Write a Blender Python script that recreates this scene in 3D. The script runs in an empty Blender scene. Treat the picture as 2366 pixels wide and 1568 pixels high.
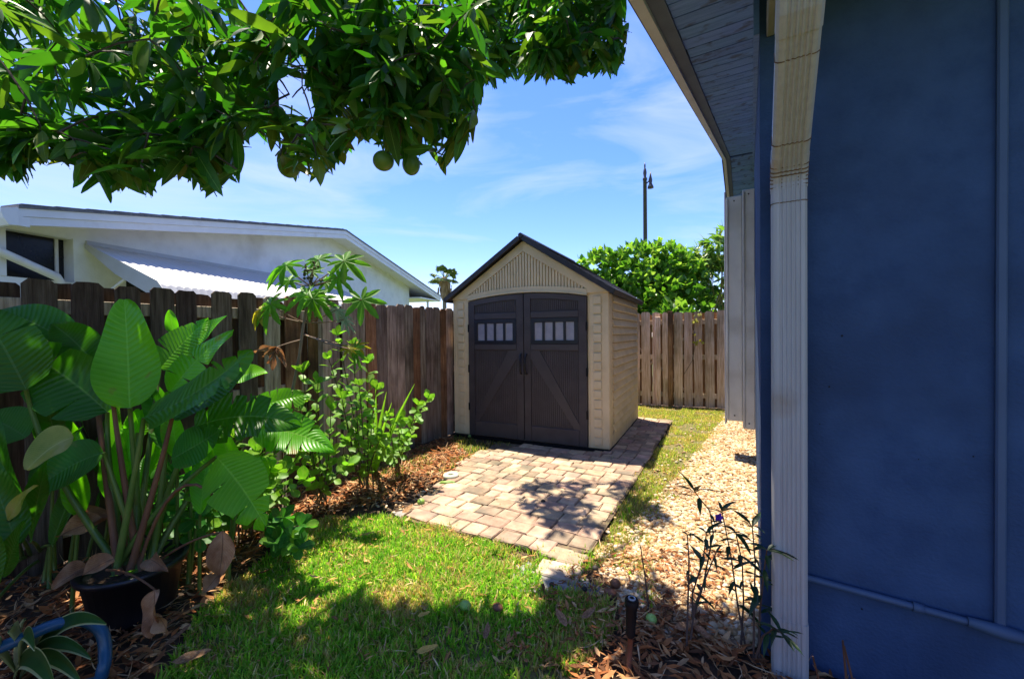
import bpy, math, random
import numpy as np
from mathutils import Matrix, Vector
R = random.Random(7); NR = np.random.default_rng(7)
sc = bpy.context.scene
COL = sc.collection

# ------------------------------------------------------------------ camera
FPX, CX, CY, EYE = 960.0, 1183.0, 784.0, 1.37          # measured on a 2366 x 1568 view
yaw, pitch, roll = math.radians(30.1), math.radians(-0.75), math.radians(0.6)
F0 = np.array([-math.sin(yaw), math.cos(yaw), 0]); R0 = np.array([math.cos(yaw), math.sin(yaw), 0]); U0 = np.array([0, 0, 1.0])
FW = F0*math.cos(pitch) + U0*math.sin(pitch); U1 = U0*math.cos(pitch) - F0*math.sin(pitch)
RT = R0*math.cos(roll) - U1*math.sin(roll); UP = U1*math.cos(roll) + R0*math.sin(roll)
EYEP = np.array([0, 0, EYE])
cd = bpy.data.cameras.new('camera'); cam = bpy.data.objects.new('camera', cd); COL.objects.link(cam)
cd.sensor_width = 36; cd.lens = FPX/2366*36; cd.clip_start = 0.05; cd.clip_end = 2000
cam.matrix_world = Matrix(((RT[0], UP[0], -FW[0], 0), (RT[1], UP[1], -FW[1], 0), (RT[2], UP[2], -FW[2], EYE), (0, 0, 0, 1)))
sc.camera = cam

# ------------------------------------------------------------------ sky, sun, exposure
SUNV = Vector((-0.24, 0.14, 1.0)).normalized()          # towards the sun
w = bpy.data.worlds.new('World'); sc.world = w; w.use_nodes = True
nt = w.node_tree; nt.nodes.clear()
wo = nt.nodes.new('ShaderNodeOutputWorld'); bg = nt.nodes.new('ShaderNodeBackground')
sky = nt.nodes.new('ShaderNodeTexSky'); sky.sky_type = 'NISHITA'; sky.sun_disc = False
sky.sun_elevation = math.asin(SUNV.z); sky.sun_rotation = math.atan2(SUNV.x, SUNV.y)
sky.air_density = 1.0; sky.dust_density = 0.4; sky.ozone_density = 2.5
bg.inputs['Strength'].default_value = 0.078
tcw = nt.nodes.new('ShaderNodeTexCoord'); mpw = nt.nodes.new('ShaderNodeMapping'); mpw.inputs['Scale'].default_value = (1.3, 1.3, 5.5)
mpw.inputs['Rotation'].default_value = (0.12, 0.1, 0.6)
nz = nt.nodes.new('ShaderNodeTexNoise'); nz.inputs['Scale'].default_value = 1.6; nz.inputs['Detail'].default_value = 7; nz.inputs['Roughness'].default_value = 0.55
nz.inputs['Distortion'].default_value = 0.7
rp = nt.nodes.new('ShaderNodeValToRGB'); rp.color_ramp.elements[0].position = 0.46; rp.color_ramp.elements[1].position = 0.80
rp.color_ramp.elements[1].color = (0.65, 0.65, 0.65, 1)
mxs = nt.nodes.new('ShaderNodeMixRGB'); mxs.inputs[2].default_value = (3.0, 3.3, 4.0, 1)
hs = nt.nodes.new('ShaderNodeHueSaturation'); hs.inputs['Saturation'].default_value = 1.22
nt.links.new(tcw.outputs['Generated'], mpw.inputs[0]); nt.links.new(mpw.outputs[0], nz.inputs[0]); nt.links.new(nz.outputs[0], rp.inputs[0])
tn = nt.nodes.new('ShaderNodeMixRGB'); tn.blend_type = 'MULTIPLY'; tn.inputs[0].default_value = 1; tn.inputs[2].default_value = (0.86, 0.80, 1.0, 1)
nt.links.new(sky.outputs[0], tn.inputs[1]); nt.links.new(tn.outputs[0], hs.inputs['Color']); nt.links.new(hs.outputs[0], mxs.inputs[1]); nt.links.new(rp.outputs[0], mxs.inputs[0])
nt.links.new(mxs.outputs[0], bg.inputs[0]); nt.links.new(bg.outputs[0], wo.inputs[0])
sl = bpy.data.lights.new('sun', 'SUN'); sl.energy = 3.1; sl.angle = math.radians(0.53); sl.color = (1.0, 0.905, 0.75)
so = bpy.data.objects.new('sun', sl); COL.objects.link(so); so.rotation_euler = SUNV.to_track_quat('Z', 'Y').to_euler(); so.location = (-4, 3, 12)
sc.view_settings.view_transform = 'Standard'; sc.view_settings.look = 'None'; sc.view_settings.gamma = 1; sc.view_settings.exposure = 2.0
sc.view_settings.use_curve_mapping = False
sc.cycles.max_bounces = 7; sc.cycles.transparent_max_bounces = 8; sc.cycles.use_denoising = True

# ------------------------------------------------------------------ helpers
def ray(x, y): return RT*(x-CX)/FPX - UP*(y-CY)/FPX + FW
def at(x, y, Z): return EYEP + ray(x, y)*Z                # a point at camera depth Z
def gnd(x, y, z=0.0):
    d = ray(x, y); return EYEP + d*((z-EYE)/d[2])
def proj(P):
    q = np.asarray(P) - EYEP; Z = q@FW
    return CX + FPX*(q@RT)/Z, CY - FPX*(q@UP)/Z, Z
def nrm(v):
    v = np.asarray(v, float); return v/max(np.linalg.norm(v), 1e-9)

class MB:
    def __init__(s): s.v = []; s.f = []; s.uv = []
    def add(s, V, Fs, uv=None):
        n = len(s.v); s.v += [tuple(map(float, p)) for p in V]; s.f += [tuple(i+n for i in f) for f in Fs]
        s.uv += uv if uv else [(0.5, 0.5)]*len(V); return s
    def box(s, x0, x1, y0, y1, z0, z1, c=0.0):
        if c <= 0:
            V = [(x, y, z) for z in (z0, z1) for y in (y0, y1) for x in (x0, x1)]
            return s.add(V, [(0, 2, 3, 1), (4, 5, 7, 6), (0, 1, 5, 4), (2, 6, 7, 3), (0, 4, 6, 2), (1, 3, 7, 5)])
        c = min(c, (x1-x0)*.45, (y1-y0)*.45, (z1-z0)*.45)
        V = []; 
        for sx in (0, 1):
            for sy in (0, 1):
                for sz in (0, 1):
                    X, Y, Z = (x0, x1)[sx], (y0, y1)[sy], (z0, z1)[sz]
                    dx, dy, dz = (c, -c)[sx], (c, -c)[sy], (c, -c)[sz]
                    V += [(X, Y+dy, Z+dz), (X+dx, Y, Z+dz), (X+dx, Y+dy, Z)]
        I = lambda a, b, d, k: (a*4+b*2+d)*3+k
        Fs = []
        for a in (0, 1):
            q = [I(a, 0, 0, 0), I(a, 1, 0, 0), I(a, 1, 1, 0), I(a, 0, 1, 0)]; Fs.append(q if a else q[::-1])
            q = [I(0, a, 0, 1), I(1, a, 0, 1), I(1, a, 1, 1), I(0, a, 1, 1)]; Fs.append(q[::-1] if a else q)
            q = [I(0, 0, a, 2), I(1, 0, a, 2), I(1, 1, a, 2), I(0, 1, a, 2)]; Fs.append(q if a else q[::-1])
        for a in (0, 1):
            for b in (0, 1):
                fl = (a ^ b)
                q = [I(a, b, 0, 0), I(a, b, 0, 1), I(a, b, 1, 1), I(a, b, 1, 0)]; Fs.append(q if not fl else q[::-1])
                q = [I(a, 0, b, 0), I(a, 0, b, 2), I(a, 1, b, 2), I(a, 1, b, 0)]; Fs.append(q[::-1] if not fl else q)
                q = [I(0, a, b, 1), I(0, a, b, 2), I(1, a, b, 2), I(1, a, b, 1)]; Fs.append(q if not fl else q[::-1])
                for d in (0, 1):
                    q = [I(a, b, d, 0), I(a, b, d, 1), I(a, b, d, 2)]; Fs.append(q if (a+b+d) % 2 else q[::-1])
        return s.add(V, Fs)
    def prism(s, poly, fn, t0, t1):
        """poly: 2D points; fn(a, b, t) -> 3D."""
        n = len(poly); V = [fn(a, b, t0) for a, b in poly] + [fn(a, b, t1) for a, b in poly]
        return s.add(V, [tuple(range(n))[::-1], tuple(range(n, 2*n))] + [(i, (i+1) % n, n+(i+1) % n, n+i) for i in range(n)])
    def tube(s, P, r, n=8, cap=True):
        P = [np.asarray(p, float) for p in P]; m = len(P); rr = r if hasattr(r, '__len__') else [r]*m
        V = []; ref = None
        for i in range(m):
            T = nrm(P[min(i+1, m-1)] - P[max(i-1, 0)])
            if ref is None: ref = np.array([0, 0, 1.0]) if abs(T[2]) < .9 else np.array([1.0, 0, 0])
            A = nrm(np.cross(T, ref)); B = np.cross(A, T); ref = B
            for k in range(n):
                a = 2*math.pi*k/n; V.append(P[i] + (A*math.cos(a) + B*math.sin(a))*rr[i])
        Fs = [(i*n+k, i*n+(k+1) % n, (i+1)*n+(k+1) % n, (i+1)*n+k) for i in range(m-1) for k in range(n)]
        if cap: Fs += [tuple(range(n)), tuple(range((m-1)*n, m*n))[::-1]]
        uv = [(k/n, i/(m-1)) for i in range(m) for k in range(n)]
        return s.add(V, Fs, uv)
    def lathe(s, c, prof, n=20, sx=1, sy=1):
        c = np.asarray(c, float); V = []
        for r, z in prof:
            for k in range(n):
                a = 2*math.pi*k/n; V.append(c + np.array([r*math.cos(a)*sx, r*math.sin(a)*sy, z]))
        m = len(prof)
        return s.add(V, [(i*n+k, i*n+(k+1) % n, (i+1)*n+(k+1) % n, (i+1)*n+k) for i in range(m-1) for k in range(n)] + [tuple(range(n))[::-1], tuple(range((m-1)*n, m*n))])
    def ball(s, c, r, n=12, m=8, ax=(1, 1, 1)):
        c = np.asarray(c, float); V = [c + np.array([0, 0, -r*ax[2]])]
        for i in range(1, m):
            p = math.pi*i/m
            for k in range(n):
                a = 2*math.pi*k/n; V.append(c + np.array([r*ax[0]*math.sin(p)*math.cos(a), r*ax[1]*math.sin(p)*math.sin(a), -r*ax[2]*math.cos(p)]))
        V.append(c + np.array([0, 0, r*ax[2]])); L = len(V)-1
        Fs = [(0, 1+(k+1) % n, 1+k) for k in range(n)] + [(L, L-n+k, L-n+(k+1) % n) for k in range(n)]
        Fs += [(1+i*n+k, 1+i*n+(k+1) % n, 1+(i+1)*n+(k+1) % n, 1+(i+1)*n+k) for i in range(m-2) for k in range(n)]
        return s.add(V, Fs)
    def grid(s, fn, nu, nt, t0=0.0, t1=1.0, u0=-1.0, u1=1.0):
        V = []; uv = []
        for j in range(nt+1):
            t = t0 + (t1-t0)*j/nt
            for i in range(nu+1):
                u = u0 + (u1-u0)*i/nu; V.append(fn(u, t)); uv.append((u*.5+.5, t))
        return s.add(V, [(j*(nu+1)+i, j*(nu+1)+i+1, (j+1)*(nu+1)+i+1, (j+1)*(nu+1)+i) for j in range(nt) for i in range(nu)], uv)
    def mesh(s, name, smooth=False):
        me = bpy.data.meshes.new(name); me.from_pydata(s.v, [], s.f)
        uvl = me.uv_layers.new(name='UVMap'); li = np.empty(len(me.loops), np.int32); me.loops.foreach_get('vertex_index', li)
        uvl.data.foreach_set('uv', np.asarray(s.uv, np.float32)[li].ravel())
        if smooth: me.polygons.foreach_set('use_smooth', np.ones(len(me.polygons), bool))
        me.update(); return me
    def build(s, name, m, parent=None, smooth=False, inv=True):
        return obj(name, s.mesh(name, smooth), m, parent, inv)

def obj(name, me, m=None, parent=None, inv=True, M=None):
    o = bpy.data.objects.new(name, me); COL.objects.link(o)
    if m is not None and not me.materials: me.materials.append(m)
    if parent is not None:
        o.parent = parent
        if inv: o.matrix_parent_inverse = WM[parent.name].inverted()
    if M is not None: o.matrix_basis = M
    WM[o.name] = (WM[parent.name] @ o.matrix_parent_inverse if parent else Matrix()) @ (M if M is not None else Matrix())
    return o
WM = {}
def tag(o, label=None, cat=None, group=None, kind=None):
    for k, val in (('label', label), ('category', cat), ('group', group), ('kind', kind)):
        if val: o[k] = val
    return o
def thing(name, loc, label, cat, group=None, rz=0):
    o = bpy.data.objects.new(name, None); COL.objects.link(o); o.location = [float(q) for q in loc]; o.rotation_euler = (0, 0, rz); o.empty_display_size = .1
    WM[o.name] = Matrix.Translation(Vector([float(q) for q in loc])) @ Matrix.Rotation(rz, 4, 'Z')
    return tag(o, label, cat, group)
def frame(p, y, zhint, s=1.0):
    """matrix whose Y axis is y and whose Z axis leans to zhint."""
    Y = nrm(y); X = np.cross(Y, zhint)
    if np.linalg.norm(X) < 1e-4: X = np.cross(Y, (0.3, 0.5, 0.8))
    X = nrm(X); Z = np.cross(X, Y); sx = s if not hasattr(s, '__len__') else s[0]; sy = s if not hasattr(s, '__len__') else s[1]
    return Matrix(((X[0]*sx, Y[0]*sy, Z[0]*sx, p[0]), (X[1]*sx, Y[1]*sy, Z[1]*sx, p[1]), (X[2]*sx, Y[2]*sy, Z[2]*sx, p[2]), (0, 0, 0, 1)))
def np_mesh(name, V, T, m, C=None, smooth=False, kind=None, parent=None):
    me = bpy.data.meshes.new(name); V = np.asarray(V, np.float32); T = np.asarray(T, np.int32); k = T.shape[1]
    me.vertices.add(len(V)); me.vertices.foreach_set('co', V.ravel())
    me.loops.add(T.size); me.loops.foreach_set('vertex_index', T.ravel())
    me.polygons.add(len(T)); me.polygons.foreach_set('loop_start', np.arange(0, T.size, k, dtype=np.int32))
    if smooth: me.polygons.foreach_set('use_smooth', np.ones(len(T), bool))
    if C is not None:
        ca = me.color_attributes.new('Col', 'FLOAT_COLOR', 'POINT')
        ca.data.foreach_set('color', np.concatenate([C, np.ones((len(C), 1))], 1).astype(np.float32).ravel())
    me.update(calc_edges=True); me.validate()
    o = obj(name, me, m, parent); 
    if kind: o['kind'] = kind
    return o
def stamp(BV, BT, Ms, Ts, cols=None):
    """copies of a base mesh: Ms (m,3,3), Ts (m,3)."""
    BV = np.asarray(BV, float); BT = np.asarray(BT); m = len(Ts); n = len(BV)
    V = np.einsum('mij,nj->mni', Ms, BV) + np.asarray(Ts)[:, None, :]
    T = BT[None] + (np.arange(m)*n)[:, None, None]
    C = None if cols is None else np.repeat(cols, n, axis=0)
    return V.reshape(-1, 3), T.reshape(-1, BT.shape[1]), C
def rotz(a):
    c, s = np.cos(a), np.sin(a); M = np.zeros((len(a), 3, 3)); M[:, 0, 0] = c; M[:, 0, 1] = -s; M[:, 1, 0] = s; M[:, 1, 1] = c; M[:, 2, 2] = 1; return M
def rotx(a):
    c, s = np.cos(a), np.sin(a); M = np.zeros((len(a), 3, 3)); M[:, 0, 0] = 1; M[:, 1, 1] = c; M[:, 1, 2] = -s; M[:, 2, 1] = s; M[:, 2, 2] = c; return M
def inpoly(P, poly):
    x, y = P[:, 0], P[:, 1]; ins = np.zeros(len(P), bool); j = len(poly)-1
    for i in range(len(poly)):
        xi, yi = poly[i]; xj, yj = poly[j]
        c = ((yi > y) != (yj > y)) & (x < (xj-xi)*(y-yi)/((yj-yi) or 1e-9) + xi); ins ^= c; j = i
    return ins
def vnoise(P, s, seed=0):
    """cheap smooth value noise on 2D points, 0..1."""
    q = np.asarray(P)*s; i = np.floor(q).astype(int); f = q-i; f = f*f*(3-2*f)
    h = lambda a, b: np.modf(np.abs(np.sin(a*127.1+b*311.7+seed*74.7)*43758.5453))[0]
    a = h(i[:, 0], i[:, 1]); b = h(i[:, 0]+1, i[:, 1]); c = h(i[:, 0], i[:, 1]+1); d = h(i[:, 0]+1, i[:, 1]+1)
    return (a*(1-f[:, 0])+b*f[:, 0])*(1-f[:, 1]) + (c*(1-f[:, 0])+d*f[:, 0])*f[:, 1]

# ------------------------------------------------------------------ materials
def mat(name, cols, scale=6, stretch=(1, 1, 1), detail=6, rough=.7, bump=0, bscale=None, rnd=0, spec=.4, metal=0, dirt=None, dscale=1.2, dpos=(.45, .7), attr=False, pos=None, transl=None, uv=None, rot=(0, 0, 0)):
    m = bpy.data.materials.new(name); m.use_nodes = True; N = m.node_tree.nodes; L = m.node_tree.links
    b = N['Principled BSDF']; b.inputs['Roughness'].default_value = rough; b.inputs['Specular IOR Level'].default_value = spec; b.inputs['Metallic'].default_value = metal
    tc = N.new('ShaderNodeTexCoord'); oi = N.new('ShaderNodeObjectInfo')
    ad = N.new('ShaderNodeVectorMath'); ad.operation = 'MULTIPLY_ADD'; ad.inputs[1].default_value = (13.7, 7.3, 5.1)
    cmb = N.new('ShaderNodeCombineXYZ')
    for k in range(3): L.new(oi.outputs['Random'], cmb.inputs[k])
    L.new(cmb.outputs[0], ad.inputs[0]); L.new(tc.outputs['Object'], ad.inputs[2])
    mp = N.new('ShaderNodeMapping'); mp.inputs['Scale'].default_value = stretch; mp.inputs['Rotation'].default_value = rot; L.new(ad.outputs[0], mp.inputs[0])
    nz = N.new('ShaderNodeTexNoise'); nz.inputs['Scale'].default_value = scale; nz.inputs['Detail'].default_value = detail; nz.inputs['Roughness'].default_value = .6; L.new(mp.outputs[0], nz.inputs[0])
    if attr:
        at_ = N.new('ShaderNodeVertexColor'); at_.layer_name = 'Col'; col = at_.outputs[0]
        mm = N.new('ShaderNodeMixRGB'); mm.blend_type = 'MULTIPLY'; mm.inputs[0].default_value = .5; L.new(col, mm.inputs[1])
        r0 = N.new('ShaderNodeValToRGB'); r0.color_ramp.elements[0].color = (.55, .55, .55, 1); r0.color_ramp.elements[1].color = (1.25, 1.25, 1.25, 1); r0.color_ramp.elements[0].position = .3; r0.color_ramp.elements[1].position = .7
        L.new(nz.outputs[0], r0.inputs[0]); L.new(r0.outputs[0], mm.inputs[2]); col = mm.outputs[0]
    elif len(cols) == 1:
        rg = N.new('ShaderNodeRGB'); rg.outputs[0].default_value = (*cols[0], 1); col = rg.outputs[0]
    else:
        rp = N.new('ShaderNodeValToRGB'); n = len(cols); el = rp.color_ramp.elements
        while len(el) < n: el.new(.5)
        for i, c in enumerate(cols): el[i].position = pos[i] if pos else .32+.36*i/(n-1); el[i].color = (*c, 1)
        L.new(nz.outputs[0], rp.inputs[0]); col = rp.outputs[0]
    if dirt:
        n2 = N.new('ShaderNodeTexNoise'); n2.inputs['Scale'].default_value = dscale; n2.inputs['Detail'].default_value = 5; L.new(ad.outputs[0], n2.inputs[0])
        r2 = N.new('ShaderNodeValToRGB'); r2.color_ramp.elements[0].position, r2.color_ramp.elements[1].position = dpos; L.new(n2.outputs[0], r2.inputs[0])
        mx = N.new('ShaderNodeMixRGB'); mx.inputs[2].default_value = (*dirt, 1); L.new(r2.outputs[0], mx.inputs[0]); L.new(col, mx.inputs[1]); col = mx.outputs[0]
    if rnd:
        hv = N.new('ShaderNodeHueSaturation'); mr = N.new('ShaderNodeMapRange'); mr.inputs[3].default_value = 1-rnd; mr.inputs[4].default_value = 1+rnd
        L.new(oi.outputs['Random'], mr.inputs[0]); L.new(mr.outputs[0], hv.inputs['Value'])
        m2 = N.new('ShaderNodeMath'); m2.operation = 'MULTIPLY'; m2.inputs[1].default_value = 7.31; fr = N.new('ShaderNodeMath'); fr.operation = 'FRACT'
        L.new(oi.outputs['Random'], m2.inputs[0]); L.new(m2.outputs[0], fr.inputs[0])
        mr2 = N.new('ShaderNodeMapRange'); mr2.inputs[3].default_value = .5-rnd*.05; mr2.inputs[4].default_value = .5+rnd*.05; L.new(fr.outputs[0], mr2.inputs[0]); L.new(mr2.outputs[0], hv.inputs['Hue'])
        L.new(col, hv.inputs['Color']); col = hv.outputs[0]
    veinh = None
    if uv:                                              # leaf: pale midrib, side veins
        us = N.new('ShaderNodeSeparateXYZ'); L.new(tc.outputs['UV'], us.inputs[0])
        def mth(op, a, bb):
            q = N.new('ShaderNodeMath'); q.operation = op
            for i, z in enumerate((a, bb)):
                if isinstance(z, (int, float)): q.inputs[i].default_value = z
                elif z is not None: L.new(z, q.inputs[i])
            return q.outputs[0]
        du = mth('ABSOLUTE', mth('SUBTRACT', us.outputs[0], .5), None)
        rib = mth('LESS_THAN', du, uv[1]*.5)
        ph = mth('MULTIPLY', mth('SUBTRACT', us.outputs[1], mth('MULTIPLY', du, uv[2])), uv[0]*6.283)
        veinh = mth('SINE', ph, None)
        vf = mth('MULTIPLY', mth('GREATER_THAN', veinh, .78), uv[4] if len(uv) > 4 else .25)
        fac = mth('MAXIMUM', mth('MULTIPLY', rib, .85), vf)
        mx = N.new('ShaderNodeMixRGB'); mx.inputs[2].default_value = (*uv[3], 1); L.new(fac, mx.inputs[0]); L.new(col, mx.inputs[1]); col = mx.outputs[0]
    L.new(col, b.inputs['Base Color'])
    if bump:
        bp = N.new('ShaderNodeBump'); bp.inputs['Strength'].default_value = bump; bp.inputs['Distance'].default_value = .01
        n3 = N.new('ShaderNodeTexNoise'); n3.inputs['Scale'].default_value = bscale or scale*3; n3.inputs['Detail'].default_value = 5; L.new(mp.outputs[0], n3.inputs[0])
        if veinh is not None:
            mu = N.new('ShaderNodeMath'); mu.operation = 'MULTIPLY_ADD'; mu.inputs[1].default_value = .25; L.new(veinh, mu.inputs[0]); L.new(n3.outputs[0], mu.inputs[2]); L.new(mu.outputs[0], bp.inputs['Height'])
        else: L.new(n3.outputs[0], bp.inputs['Height'])
        L.new(bp.outputs[0], b.inputs['Normal'])
    if transl:
        tr = N.new('ShaderNodeBsdfTranslucent'); hv = N.new('ShaderNodeMixRGB'); hv.blend_type = 'MULTIPLY'; hv.inputs[0].default_value = 1; hv.inputs[2].default_value = (*transl[1], 1)
        L.new(col, hv.inputs[1]); L.new(hv.outputs[0], tr.inputs[0])
        ms = N.new('ShaderNodeMixShader'); ms.inputs[0].default_value = transl[0]; L.new(b.outputs[0], ms.inputs[1]); L.new(tr.outputs[0], ms.inputs[2])
        L.new(ms.outputs[0], N['Material Output'].inputs[0])
    return m
TL = (.42, (2.2, 2.4, 1.2))
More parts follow.
